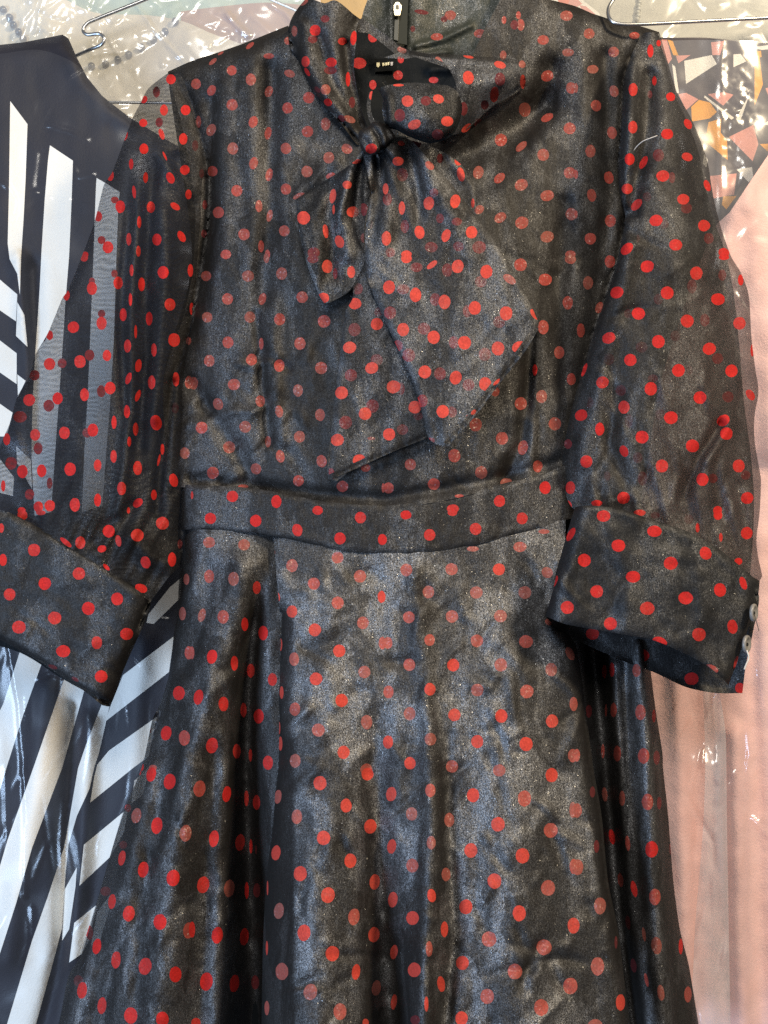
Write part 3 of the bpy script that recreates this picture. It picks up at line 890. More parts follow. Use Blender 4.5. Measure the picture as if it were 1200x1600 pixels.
# ================================================================== garments hanging at the back
M_CREAM = fabric("cream_satin", (0.58, 0.52, 0.38), (0.46, 0.41, 0.30), 0.55, 500, 0.2)
M_MINT = fabric("mint_chiffon", (0.34, 0.44, 0.36), (0.27, 0.37, 0.30), 0.7, 600)
M_BROWN = fabric("tan_crepe", (0.30, 0.17, 0.10), (0.24, 0.14, 0.085), 0.8, 600)
M_GOLD = fabric("golden_tan_satin", (0.55, 0.37, 0.17), (0.44, 0.29, 0.13), 0.5, 500)
M_STONE = fabric("stone_grey_cloth", (0.50, 0.49, 0.42), (0.42, 0.41, 0.35), 0.7, 500)
M_BEAD = plain("smoky_bead", (0.075, 0.075, 0.06), 0.25, 0.3, 0.6, 400, 0.2)
M_PEARL = plain("pearl_bead", (0.55, 0.55, 0.48), 0.25, 0.0, 0.6)


def bead_mesh(r, mat, name):
    import bmesh
    bm = bmesh.new()
    bmesh.ops.create_icosphere(bm, subdivisions=2, radius=r)
    me = bpy.data.meshes.new(name)
    bm.to_mesh(me)
    bm.free()
    for p in me.polygons:
        p.use_smooth = True
    me.materials.append(mat)
    return me


cream_depth = lambda x, y: (0.215 + 0.008 * fbm(x / 70, y / 110, 21, 4) + rg(x, y, [(150, 150), (330, 70)], -0.006, 26)
                            + rg(x, y, [(60, -40), (90, 200)], -0.008, 30))
cream = thing("beaded_blouse", "cream satin blouse with rows of smoky beads behind the wire hook", "blouse", (-0.28, 0.215, 0.30))
panel("bodice", [(-80, -30), (40, -24), (95, -4), (150, 20), (235, 24), (288, 34), (330, 52), (395, 76), (480, 120), (640, 130), (660, 330), (300, 420), (-80, 300)],
      cream_depth, [M_CREAM], cream, step=8)
BEADS = [(5, 15), (15, 27), (21, 39), (29, 50), (36, 61), (143, 103), (165, 100), (184, 93), (201, 85), (221, 74), (240, 62), (258, 49), (274, 33)]
bm_ = bead_mesh(0.0036, M_BEAD, "bead")
for (bx, by) in BEADS:
    o = bpy.data.objects.new("bead", bm_)
    col.objects.link(o)
    o.parent = cream
    s_ = 1.0
    p = at(bx, by, float(cream_depth(A([bx]), A([by]))[0]) - 0.003)
    o.location = Vector(p) - cream.location

mint = panel("mint_dress", [(20, -90), (560, -90), (540, 40), (440, 70), (300, 70), (120, 66), (60, 60), (20, 50)],
             lambda x, y: 0.240 + 0.010 * fbm(x / 45, y / 70, 3, 4), [M_MINT], step=7)
tag(mint, "pale mint green dress showing along the top edge behind the wire hook", "dress")
brown = panel("tan_jacket", [(282, 18), (345, 10), (422, 4), (500, 10), (500, 190), (395, 130), (362, 110), (320, 90), (285, 50)],
              lambda x, y: 0.226 + 0.006 * fbm(x / 40, y / 40, 8, 3), [M_BROWN], step=6)
tag(brown, "tan brown jacket corner above the left shoulder of the spotted dress", "jacket")
gold = panel("golden_dress", [(478, -60), (760, -60), (760, 120), (600, 170), (478, 120)],
             lambda x, y: 0.150 + 0.008 * fbm(x / 40, y / 60, 9, 3), [M_GOLD], step=8)
tag(gold, "golden tan dress peeping out behind the open collar and zip", "dress")
stone_d = lambda x, y: 0.185 + 0.008 * fbm(x / 60, y / 60, 14, 3) + rg(x, y, [(950, 60), (1220, 50)], -0.006, 14)
stone = thing("grey_blouse", "stone grey blouse with a strip of pearl beads behind the right hanger", "blouse", (0.25, 0.185, 0.40))
panel("bodice", [(840, -80), (1290, -80), (1290, 72), (1200, 72), (1140, 62), (1080, 58), (1020, 62), (930, 60), (860, 30)],
      stone_d, [M_STONE], stone, step=7)
pb = bead_mesh(0.0022, M_PEARL, "pearl_bead")
for k in range(9):
    o = bpy.data.objects.new("bead", pb)
    col.objects.link(o)
    o.parent = stone
    by = -12 + k * 5.2
    bx = 999 - 0.12 * by + (k % 2) * 1.0
    o.location = Vector(at(bx, by, float(stone_d(A([bx]), A([by]))[0]) - 0.002)) - stone.location

# ================================================================== right: geometric print dress and the pink one
M_GEO = fabric("charcoal_print_ground", (0.085, 0.075, 0.085), (0.065, 0.058, 0.068), 0.75, 600)
M_GW = fabric("print_white", (0.72, 0.70, 0.64), None, 0.75, 600)
M_GP = fabric("print_pink", (0.60, 0.28, 0.24), None, 0.75, 600)
M_GO = fabric("print_orange", (0.72, 0.34, 0.06), None, 0.75, 600)
M_PINK = fabric("pink_taffeta", (0.82, 0.54, 0.52), (0.77, 0.47, 0.43), 0.5, 500, 0.25)

W, Pk, O = 1, 2, 3
geo_prints = [
    ([(1069, 95), (1112, 86), (1120, 100), (1072, 131)], W), ([(1111, 66), (1132, 64), (1125, 86), (1113, 86)], Pk),
    ([(1056, 87), (1079, 86), (1060, 99)], Pk), ([(1043, 62), (1051, 64), (1060, 87), (1052, 86)], O), ([(1028, 62), (1042, 62), (1050, 92), (1044, 100)], Pk),
    ([(1146, 85), (1157, 84), (1166, 96), (1146, 105)], W), ([(1162, 85), (1189, 79), (1190, 89), (1167, 95)], O),
    ([(1179, 90), (1187, 90), (1192, 132), (1179, 165)], O), ([(1172, 74), (1205, 70), (1212, 76), (1190, 78)], W),
    ([(1060, 147), (1072, 145), (1091, 155), (1072, 172)], Pk), ([(1092, 156), (1109, 160), (1120, 175), (1109, 185), (1081, 190), (1080, 167)], O),
    ([(1101, 149), (1147, 184), (1143, 187), (1100, 152)], W), ([(1106, 147), (1132, 144), (1146, 148), (1130, 165)], Pk),
    ([(1172, 145), (1150, 186), (1155, 194)], W), ([(1107, 191), (1127, 185), (1126, 207), (1136, 220), (1137, 250), (1102, 221)], O),
    ([(1139, 214), (1177, 195), (1185, 225), (1176, 252)], Pk), ([(1151, 265), (1175, 261), (1177, 277), (1170, 285)], W),
    ([(1109, 275), (1151, 271), (1147, 304), (1115, 310)], Pk), ([(1130, 307), (1151, 306), (1135, 327), (1128, 320)], O),
    ([(1187, 225), (1215, 224), (1215, 238), (1200, 237)], O), ([(1192, 195), (1215, 178), (1215, 196)], W), ([(1050, 100), (1055, 104), (1061, 146), (1056, 145)], W),
    ([(1196, 138), (1225, 130), (1225, 160), (1204, 158)], Pk), ([(1100, 240), (1106, 250), (1104, 262), (1098, 256)], W),
]
geo_d = lambda x, y: 0.135 + 0.008 * fbm(x / 60, y / 80, 31, 3) + rg(x, y, [(1125, 60), (1130, 330)], -0.006, 16)
geo = panel("geometric_print_dress", [(1015, 58), (1110, 60), (1180, 68), (1260, 62), (1260, 330), (1200, 420), (1100, 420), (1015, 330)],
            geo_d, [M_GEO, M_GW, M_GP, M_GO], step=6, prints=geo_prints, smooth=False)
tag(geo, "charcoal dress printed with white, pink and orange shards at the right", "dress")
geo2 = panel("geometric_print_scarf", [(855, -30), (905, -30), (912, 2), (936, 20), (950, 60), (855, 60)],
             lambda x, y: 0.150 + 0.004 * fbm(x / 30, y / 30, 33), [M_GW, M_GP, M_GEO], step=6,
             prints=[([(868, -20), (898, -6), (910, 6), (896, 14), (872, 2)], 1), ([(905, 8), (916, 10), (930, 22), (915, 26)], 1)], smooth=False)
tag(geo2, "scrap of pink and white printed scarf above the right shoulder seam", "scarf")


def pink_d(x, y):
    v = 0.105 + 0.009 * fbm(x / 46, y / 420, 41, 2)
    v = v + rg(x, y, [(1060, 1050), (1066, 1300), (1085, 1650)], -0.008, 16) + rg(x, y, [(1078, 1000), (1098, 1700)], 0.005, 16)
    v = v + rg(x, y, [(1150, 1150), (1165, 1700)], -0.012, 18) + rg(x, y, [(1176, 1000), (1192, 1700)], 0.004, 12)
    v = v + rg(x, y, [(1205, 240), (1150, 330), (1128, 420)], -0.010, 20) + rg(x, y, [(1190, 330), (1215, 700)], -0.014, 30)
    v = v + 0.003 * fbm(x / 22, y / 30, 44, 2)
    return v


pink = panel("pink_gown", [(1280, 150), (1205, 235), (1178, 275), (1140, 332), (1118, 352), (1085, 430), (1030, 600), (985, 900), (985, 1700), (1280, 1700)],
             pink_d, [M_PINK], step=7, smooth=False)
tag(pink, "peach pink gown in vertical folds hanging at the right edge", "gown")

# ================================================================== left: the black and white striped dress
M_NAVY = fabric("ink_black_crepe", (0.017, 0.017, 0.026), (0.012, 0.012, 0.019), 0.6, 700, 0.05)
M_WHITE = fabric("white_stripe", (0.76, 0.73, 0.67), (0.70, 0.67, 0.61), 0.7, 700, 0.05)


def stripe_d(x, y):
    v = 0.085 + 0.010 * fbm(x / 70, y / 260, 51, 3)
    v = v + rg(x, y, [(112, 1105), (100, 1330), (97, 1480), (60, 1640)], 0.018, 12, 0.010)
    v = v + rg(x, y, [(70, 1080), (52, 1250), (10, 1500)], -0.012, 24)
    v = v + rg(x, y, [(140, 1130), (130, 1300), (112, 1500)], -0.012, 14)
    v = v + rg(x, y, [(28, 400), (44, 560), (40, 700)], -0.010, 10) + rg(x, y, [(52, 420), (52, 800)], 0.008, 14)
    v = v + rg(x, y, [(120, 95), (180, 170), (300, 235)], -0.010, 18)
    v = v + rg(x, y, [(225, 1000), (200, 1300), (150, 1500)], -0.008, 20)
    v = v + edge_round(x, y, [(-80, 75), (0, 70), (100, 54), (107, 60), (137, 122), (172, 160), (205, 185), (270, 226)], 22, 0.02)
    v = v + 0.002 * fbm(x / 25, y / 40, 52, 2)
    return v


stripes = [
    [(16, 158), (43, 194), (40, 280), (37, 340), (33, 400), (31, 461), (27, 428), (15, 405), (12, 380), (14, 300)],
    [(78, 227), (114, 251), (112, 310), (108, 400), (102, 475), (99, 525), (92, 625), (85, 725), (80, 800), (54, 806), (49, 712), (51, 625), (55, 555), (62, 450), (65, 390), (70, 310), (75, 250)],
    [(151, 278), (168, 288), (187, 300), (185, 320), (182, 400), (178, 530), (172, 630), (165, 720), (160, 790), (128, 800), (132, 700), (137, 620), (142, 500), (146, 400), (148, 345), (150, 290)],
    [(-40, 410), (0, 437), (27, 460), (25, 502), (0, 485), (-40, 458)],
    [(27, 472), (38, 492), (43, 542), (25, 525)],
    [(-40, 505), (0, 532), (26, 552), (26, 600), (0, 582), (-40, 555)],
    [(27, 585), (40, 595), (28, 620)],
    [(-40, 604), (0, 631), (20, 645), (10, 682), (0, 682), (-40, 655)],
    [(25, 697), (48, 718), (50, 764), (27, 724)],
    [(-20, 690), (2, 720), (22, 746), (20, 775), (0, 770), (-20, 750)],
    [(33, 1012), (67, 1032), (37, 1115), (10, 1200), (-10, 1270), (-10, 1130), (5, 1100)],
    [(102, 1056), (133, 1074), (115, 1137), (97, 1200), (50, 1325), (25, 1412), (-5, 1505), (-5, 1370), (12, 1312), (52, 1200)],
    [(160, 1098), (172, 1100), (155, 1175), (147, 1200), (140, 1232), (120, 1275), (107, 1320), (102, 1370), (97, 1450), (82, 1507), (48, 1630), (2, 1630), (50, 1470), (75, 1400), (100, 1325), (107, 1287), (122, 1200), (135, 1162)],
    [(120, 1355), (101, 1390), (97, 1470), (108, 1452), (118, 1385)],
    [(232, 960), (265, 918), (284, 902), (281, 935), (240, 975), (229, 973)],
    [(192, 1055), (272, 994), (264, 1050), (165, 1127), (172, 1105)],
    [(245, 1120), (232, 1182), (208, 1200), (141, 1254), (147, 1215), (152, 1195), (170, 1173)],
    [(200, 1263), (194, 1300), (172, 1339), (124, 1384), (131, 1320)],
    [(152, 1413), (139, 1470), (127, 1491), (108, 1504), (116, 1442)],
    [(172, 1398), (180, 1420), (174, 1455), (142, 1478), (152, 1425)],
    [(147, 1532), (145, 1575), (125, 1600), (115, 1600), (125, 1560)],
    [(210, 1220), (236, 1195), (232, 1235), (205, 1256)],
]
striped = thing("striped_dress", "black dress with bold white stripes under clear plastic at the left", "dress", (-0.27, 0.085, 0.0))
panel("bodice", [(-110, 78), (-40, 74), (0, 70), (37, 66), (98, 54), (107, 60), (120, 90), (137, 122), (160, 150), (172, 160), (205, 185), (270, 224), (330, 250),
                 (330, 1640), (-110, 1640)], stripe_d, [M_NAVY, M_WHITE], striped, step=8,
      prints=[(s, 1) for s in stripes], smooth=False)

# ================================================================== wire hangers
h1 = thing("wire_hanger", "bent wire hanger with a notch beside the striped dress collar", "hanger", (-0.23, 0.09, 0.38))
wire("hook_arm", [(330, -60, .105), (275, -22, .105), (225, 0, .105), (150, 30, .105), (135, 38, .105), (130, 48, .105), (137, 54, .104), (155, 53, .103), (163, 60, .102),
                  (158, 70, .103), (140, 78, .108), (112, 90, .118), (60, 112, .118)], 0.0016, M_WIRE, h1)
wire("trouser_bar", [(60, 159, .12), (172, 160, .118), (275, 161, .118), (420, 163, .118)], 0.0013, M_WIRE, h1, 3)
h2 = thing("wire_hanger", "bright steel wire hanger crossing the right shoulder tip of the spotted dress", "hanger", (0.25, -0.012, 0.40))
wire("arm", [(985, -45, .006), (966, -12, .003), (953, 8, .0), (950, 20, -.003), (954, 31, -.006), (966, 37, -.007), (1000, 38, -.006), (1100, 33, .0), (1200, 28, .006), (1290, 24, .01)],
     0.0014, M_WIRE, h2)
h3 = thing("wire_hanger", "thin wire hanger end above the brown jacket left of the collar", "hanger", (-0.08, 0.14, 0.41))
wire("arm", [(380, -20, .14), (425, 0, .14), (462, 16, .14), (520, 40, .14)], 0.0014, M_WIRE, h3, 3)

# ================================================================== clear plastic covers
M_FILM_L = film("clear_film_left", 0.010, 0.0, fine=70, refl=0.028, big=14)
M_FILM_B = film("clear_film_crumpled", 0.26, 0.02, fine=60, refl=0.07, big=26)
M_FILM_R = film("clear_film_right", 0.09, 0.02, (1.0, .98, .97), 60, 0.065, 20)


M_FILM_T = film("hazy_film", 0.16, 0.02, (1.0, .99, .97), 60, 0.05, 20)


def crumple(x, y, seed, s=60, amp=0.004):
    wx = x + 30 * fbm(x / 80, y / 80, seed + 1, 2)
    wy = y + 30 * fbm(x / 80, y / 80, seed + 2, 2)
    return -amp * fbm(wx / s, wy / s, seed, 2)


def film_l(x, y):
    v = 0.056 + crumple(x, y, 61, 85, 0.005)
    k = 0.0011
    for (line, a_, w_) in [([(13, 1005), (30, 1100), (36, 1200), (46, 1290)], 1.6, 4.0), ([(40, 1090), (40, 1320), (38, 1400)], 1.2, 3.4),
                           ([(-20, 270), (12, 292), (25, 315), (18, 345), (-10, 378)], 1.6, 4), ([(115, 262), (122, 276), (145, 272)], 1.2, 3),
                           ([(70, 335), (85, 322), (108, 312)], 1.2, 3), ([(35, 305), (60, 300), (78, 310)], 1, 3), ([(235, 975), (250, 968), (262, 970)], 1.6, 3.4),
                           ([(60, 1062), (80, 1052), (98, 1058)], 1.4, 3.5), ([(190, 1060), (205, 1020), (225, 1040)], 1.4, 4), ([(50, 1420), (52, 1462)], 1, 3),
                           ([(8, 1200), (12, 1340)], 1, 3.2), ([(108, 118), (145, 98)], 1.2, 3.0), ([(66, 240), (60, 290), (68, 300)], -1.2, 7), ([(75, 195), (110, 205), (135, 218)], 1, 5)]:
        v = v - rg(x, y, line, k * a_, w_)
    v = v + creases(x, y, 62, 20, (-20, 100, 100, 520), 60, 40, 50, 0.0006, 2.8)
    v = v + creases(x, y, 63, 40, (-20, 1000, 270, 1600), 80, 16, 85, 0.0007, 2.5)
    return v


FL = {"step": 4.0}
cover_l = panel("plastic_cover", [(-60, 88), (0, 84), (60, 78), (112, 96), (150, 130), (196, 165), (262, 208), (325, 262), (325, 1640), (-60, 1640)],
                film_l, [M_FILM_L], step=4, smooth=True)
tag(cover_l, "clear shiny plastic cover over the black and white striped dress", "garment cover")


def film_b(x, y):
    v = 0.135 + crumple(x, y, 71, 60, 0.006)
    v = v + creases(x, y, 72, 70, (-30, -30, 190, 120), 60, 35, 46, 0.0015, 3.2) + creases(x, y, 73, 60, (150, -20, 480, 180), 35, 45, 40, 0.0011, 3.2)
    v = v + creases(x, y, 74, 130, (-30, -30, 480, 190), 30, 60, 15, 0.0009, 2.6)
    v = v - rg(x, y, [(200, -10), (240, 45), (292, 102)], 0.0016, 3) - rg(x, y, [(355, 22), (372, 42), (388, 55)], 0.003, 5)
    v = v - rg(x, y, [(424, 6), (445, 18), (456, 32)], 0.002, 5) + rg(x, y, [(150, 118), (260, 62)], 0.002, 9)
    return v


cover_b = panel("plastic_cover", [(-60, -60), (500, -60), (500, 60), (470, 130), (330, 250), (-60, 250)], film_b, [M_FILM_B], step=3.2)
tag(cover_b, "crumpled glittering plastic cover over the beaded cream blouse", "garment cover")


def film_r(x, y):
    v = 0.064 + crumple(x, y, 81, 60, 0.0045)
    g1 = np.exp(-(((x - 1150) / 26) ** 2 + ((y - 185) / 75) ** 2))
    g2 = np.exp(-(((x - 1165) / 32) ** 2 + ((y - 1230) / 110) ** 2)) + 0.6 * np.exp(-(((x - 1122) / 10) ** 2 + ((y - 1200) / 120) ** 2))
    v = v + 0.0017 * g1 * fbm(x / 6.5, y / 6.5, 85, 2) + 0.0026 * g2 * fbm(x / 7, y / 10, 86, 2)
    v = v - rg(x, y, [(1128, 60), (1126, 420)], 0.0008, 6) - rg(x, y, [(1122, 1060), (1126, 1250), (1132, 1400), (1140, 1750)], 0.006, 11, 0.001) + rg(x, y, [(1100, 1200), (1110, 1330), (1104, 1640)], -0.008, 26)
    v = v + creases(x, y, 87, 14, (1040, 70, 1200, 420), 70, 40, 45, 0.0007, 3.0) + creases(x, y, 88, 70, (1020, 1060, 1200, 1600), 86, 12, 110, 0.0013, 2.8)
    v = v + creases(x, y, 89, 14, (1150, 400, 1200, 800), 80, 40, 40, 0.0009, 3.5)
    v = v - rg(x, y, [(1178, 1280), (1202, 1308)], 0.003, 5)
    return v


cover_r = panel("plastic_cover", [(990, 66), (1100, 62), (1250, 66), (1250, 1690), (985, 1690), (985, 900), (1050, 560), (1040, 340)], film_r, [M_FILM_R], step=3.6)
tag(cover_r, "creased plastic cover over the pink gown and geometric print", "garment cover")
M_FILM_F = film("milky_film_fold", 0.26, 0.2, (0.96, .95, .95), 110, 0.07, 20)
panel("folded_flap", [(1098, 1075), (1124, 1082), (1134, 1150), (1136, 1300), (1142, 1640), (1078, 1640), (1086, 1450), (1098, 1300), (1102, 1180)],
      lambda x, y: film_r(x, y) - 0.004 + edge_round(x, y, [(1134, 1080), (1136, 1300), (1142, 1640)], 8, 0.003), [M_FILM_F], cover_r, step=4)
cover_t = panel("plastic_cover", [(860, -60), (1250, -60), (1250, 78), (1180, 80), (1020, 66), (940, 66), (872, 34)],
                lambda x, y: 0.150 + crumple(x, y, 91, 60, 0.005) + creases(x, y, 92, 26, (940, -20, 1200, 70), 30, 50, 40, 0.0008, 3.5), [M_FILM_T], step=4)
tag(cover_t, "hazy plastic cover over the stone grey blouse at the top right", "garment cover")

# ================================================================== the polka dot dress
dress = thing("polka_dot_dress", "black organza dress with red flock polka dots and a pussy bow", "dress", (0, 0, 0))
CL = [M_ORG, M_DOT, M_DOTD]


def body(x, y):
    """front of the bodice: rounded over the bust, hollow at the sides"""
    u = (x - 610) / 350
    return -0.030 * (1 - u * u) - 0.012 * np.exp(-((y - 480) / 200) ** 2) * np.clip(1 - u * u, 0, 1)


def bodice_d(x, y):
    v = body(x, y)
    fade = np.clip((y - 40) / 60, 0, 1)
    v = v + rg(x, y, [(690, 262), (750, 232), (815, 185), (850, 165)], 0.020, 30)
    v = v + rg(x, y, [(392, 90), (402, 300), (400, 400)], -0.004, 24) + rg(x, y, [(424, 110), (420, 300), (412, 460)], 0.009, 17)
    v = v + rg(x, y, [(455, 120), (450, 300), (470, 440)], -0.003, 24)
    v = v + rg(x, y, [(352, 120), (345, 420)], -0.003, 18) + rg(x, y, [(330, 160), (332, 330), (318, 480)], 0.005, 11)
    v = v + rg(x, y, [(400, 490), (410, 590), (420, 690)], 0.005, 7) + rg(x, y, [(425, 560), (450, 575)], 0.003, 6) + rg(x, y, [(300, 600), (360, 690), (400, 760)], 0.006, 14)
    v = v + rg(x, y, [(425, 470), (430, 600), (440, 690)], -0.004, 11)
    v = v + rg(x, y, [(862, 110), (850, 160), (812, 215)], 0.010, 20) + rg(x, y, [(800, 240), (780, 270), (740, 300)], 0.006, 18)
    v = v + rg(x, y, [(905, 60), (918, 200), (900, 330)], -0.005, 22) + rg(x, y, [(945, 90), (955, 320), (930, 470), (905, 600)], 0.007, 13)
    v = v + rg(x, y, [(885, 320), (870, 450), (880, 600)], 0.006, 16)
    v = v + creases(x, y, 105, 60, (290, 100, 960, 760), 78, 35, 50, 0.0018, 6) + creases(x, y, 106, 26, (290, 560, 440, 760), 35, 30, 60, 0.0024, 6)
    # dart: the right side piece laps over the front
    v = v + st(x, y, [(842, 790), (834, 735), (840, 600), (842, 505), (846, 430)], -0.007, 2.5, -0.001) * np.exp(-((x - 842) / 60) ** 2 * (x > 842))
    v = v + rg(x, y, [(828, 530), (826, 600), (815, 690), (790, 745)], 0.010, 12)
    v = v + rg(x, y, [(520, 250), (470, 300)], -0.004, 12)
    v = v + edge_round(x, y, [(255, 113), (340, 82), (450, 40)], 30, 0.022) + edge_round(x, y, [(870, -2), (1030, 50)], 26, 0.02)
    v = v + edge_round(x, y, [(268, 113), (300, 165), (318, 235), (327, 283), (325, 350), (312, 430), (300, 500), (270, 600), (262, 800)], 24, 0.014)
    v = v + edge_round(x, y, [(1030, 50), (985, 90), (975, 125), (967, 250), (977, 340), (966, 400), (932, 505), (897, 640), (890, 790)], 22, 0.014)
    v = v + rg(x, y, [(300, 748), (500, 772), (600, 780), (780, 748), (877, 720)], 0.006, 10)
    v = v + 0.008 * fbm(x / 60, y / 150, 101, 4) * fade + 0.0022 * fbm(x / 16, y / 26, 102, 3)
    return v


bodice = panel("bodice", [(262, 112), (300, 95), (340, 82), (380, 68), (425, 50), (450, 40), (500, 120), (560, 205), (640, 215), (720, 120), (760, 40), (798, -30), (840, -6), (870, 2), (900, 10),
                          (932, 24), (965, 38), (1000, 41), (1030, 50), (1012, 90), (1000, 130), (996, 330), (990, 420), (955, 520), (915, 640), (905, 735), (877, 735), (850, 744), (780, 761), (700, 781),
                          (600, 795), (500, 787), (450, 777), (387, 767), (300, 762), (262, 760), (255, 600), (285, 500), (300, 430), (305, 350), (300, 283), (285, 200)],
               bodice_d, CL, dress, step=5, dots=DOTS['bodice'])

# the back of the dress, seen through the neckline and from the side
panel("back", [(262, 118), (340, 90), (450, 46), (600, 60), (760, 46), (870, 8), (1030, 56), (990, 420), (905, 735), (1010, 1050), (1075, 1640), (120, 1640), (270, 1050), (290, 760), (255, 600), (300, 400)],
      lambda x, y: 0.042 + 0.006 * fbm(x / 80, y / 200, 111, 2), [M_INNER], dress, step=16)

# ---- waistband
band = [(283, 758), (300, 757), (387, 762), (450, 772), (500, 782), (600, 790), (700, 777), (780, 757), (850, 740), (880, 728), (914, 722), (914, 806), (870, 815),
        (840, 827), (800, 837), (725, 855), (650, 864), (600, 865), (550, 863), (525, 859), (450, 842), (400, 832), (362, 830), (300, 827), (283, 828)]
band_d = lambda x, y: (-0.034 * (1 - ((x - 600) / 370) ** 2) - 0.006 + 0.004 * fbm(x / 50, y / 60, 121, 3) + 0.0012 * fbm(x / 12, y / 18, 122, 2)
                       + edge_round(x, y, band[1:10], 5, 0.003) + edge_round(x, y, band[13:], 5, 0.003) + edge_round(x, y, [(283, 740), (283, 840)], 26, 0.012) + edge_round(x, y, [(914, 700), (914, 840)], 46, 0.03))
panel("waistband", band, band_d, CL, dress, step=5, dots=DOTS['band'])

# ---- skirt
skirt = bpy.data.objects.new("skirt", None)
col.objects.link(skirt)
skirt.parent = dress
ease = lambda y: np.clip((y - 830) / 500, 0, 1.6)


def skirt_l_d(x, y):
    e = ease(y)
    v = -0.022 - 0.012 * e
    v = v + rg(x, y, [(380, 890), (338, 1040), (300, 1200), (268, 1350), (230, 1700)], -0.016, 36, -0.030, 56)
    v = v + rg(x, y, [(406, 890), (390, 1040), (384, 1200), (392, 1400), (402, 1700)], 0.014, 10, 0.075, 38) * np.clip((y - 880) / 90, 0, 1)
    v = v + rg(x, y, [(330, 900), (300, 1000), (262, 1180), (215, 1400)], 0.005, 20) + rg(x, y, [(330, 1180), (316, 1330), (304, 1700)], 0.006, 20)
    v = v + rg(x, y, [(352, 1150), (345, 1400), (335, 1700)], -0.005, 16)
    v = v + rg(x, y, [(240, 1200), (200, 1400), (175, 1640)], -0.006, 24) + rg(x, y, [(268, 1150), (232, 1350), (205, 1700)], 0.004, 16)
    v = v + (creases(x, y, 147, 50, (150, 870, 380, 1620), 72, 22, 80, 0.0028, 7) + creases(x, y, 148, 50, (120, 1200, 400, 1620), 45, 40, 34, 0.0018, 5)) * np.clip((y - 850) / 60, 0, 1)
    v = v + edge_round(x, y, [(285, 820), (279, 920), (271, 995), (250, 1100), (225, 1187), (193, 1270), (150, 1415), (107, 1525), (80, 1640)], 40, 0.045)
    v = v + (0.006 * fbm(x / 44 + y / 160, y / 190, 131, 3) + 0.003 * ridged(x / 34, y / 60, 132, 3) + 0.0014 * fbm(x / 12, y / 20, 133, 2)) * np.clip((y - 830) / 60, 0.2, 1)
    return v


panel("skirt_panel", [(283, 826), (362, 829), (400, 831), (446, 841), (452, 900), (462, 1000), (462, 1640), (78, 1640), (92, 1600), (107, 1525), (127, 1492), (150, 1415), (172, 1337), (193, 1270), (217, 1212),
                      (225, 1187), (238, 1125), (250, 1100), (265, 1050), (271, 995), (277, 960), (279, 920), (282, 880)],
      skirt_l_d, [M_SKIRT_EDGE, M_DOT, M_DOTD], skirt, step=5.5, dots=DOTS['skirt_l'])
panel("skirt_lining", [(285, 840), (450, 850), (462, 1640), (112, 1640), (130, 1570), (165, 1440), (205, 1320), (240, 1190), (262, 1100), (283, 980)],
      lambda x, y: 0.028 + 0.004 * fbm(x / 60, y / 200, 137, 2), [M_INNER], skirt, step=14)
panel("skirt_underlayer", [(255, 1100), (240, 1190), (205, 1320), (165, 1440), (130, 1570), (112, 1640), (76, 1640), (92, 1595), (150, 1412), (193, 1266), (225, 1184)],
      lambda x, y: 0.036 + 0.004 * fbm(x / 30, y / 60, 138, 2), [M_SLEEVE_BACK, M_DOTB], skirt, step=7, dots=DOTS['skirt_lb'])
EL = [(428, 842), (432, 900), (437, 960), (433, 1075), (435, 1150), (432, 1200), (425, 1280), (419, 1340), (415, 1390), (411, 1470), (409, 1550), (408, 1640)]
ER = [(868, 962), (886, 985), (900, 1010), (912, 1080), (918, 1130), (927, 1200), (940, 1275), (950, 1375), (965, 1450), (975, 1525), (990, 1640)]


def skirt_c_d(x, y):
    e = ease(y)
    v = -0.036 * (1 - ((x - 610) / 420) ** 2) - 0.040 * e * np.clip((x - 400) / 60, 0, 1)
    v = v + rg(x, y, [(590, 1120), (592, 1300), (598, 1450), (615, 1640)], 0.004, 20, 0.048, 34)
    v = v + rg(x, y, [(648, 900), (668, 1100), (676, 1300), (668, 1450), (655, 1640)], -0.003, 16, -0.020, 20)
    v = v + rg(x, y, [(695, 1150), (702, 1300), (712, 1450), (690, 1640)], 0.003, 10, 0.010, 12)
    v = v + rg(x, y, [(505, 950), (500, 1200), (490, 1640)], -0.004, 40, -0.018, 50)
    v = v + rg(x, y, [(790, 1000), (805, 1250), (820, 1640)], -0.008, 50, -0.016, 60)
    v = v + rg(x, y, [(765, 1180), (800, 1300), (806, 1290)], 0.0016, 8) + rg(x, y, [(870, 1200), (826, 1290)], 0.0016, 9)
    v = v + (creases(x, y, 145, 120, (440, 870, 960, 1620), 75, 40, 62, 0.0030, 7) + creases(x, y, 146, 120, (430, 870, 960, 1620), 20, 60, 26, 0.0016, 4.5)) * np.clip((y - 850) / 60, 0, 1)
    v = v + edge_round(x, y, EL[2:], 26, 0.024) + edge_round(x, y, ER, 22, 0.034)
    v = v + (0.005 * fbm(x / 60, y / 160, 141, 3) + 0.0022 * ridged(x / 70 + y / 300, y / 160, 142, 2) + 0.0020 * fbm(x / 14, y / 20, 143, 3)) * np.clip((y - 820) / 60, 0.15, 1)
    return v


panel("skirt_panel", EL + ER[::-1] + [(868, 900), (882, 850), (884, 812), (870, 814), (840, 826), (800, 836), (725, 854), (650, 863), (600, 864), (550, 862), (525, 858), (450, 841)],
      skirt_c_d, [M_SKIRT, M_DOTC, M_DOTD], skirt, step=5.5, dots=DOTS['skirt_c'])


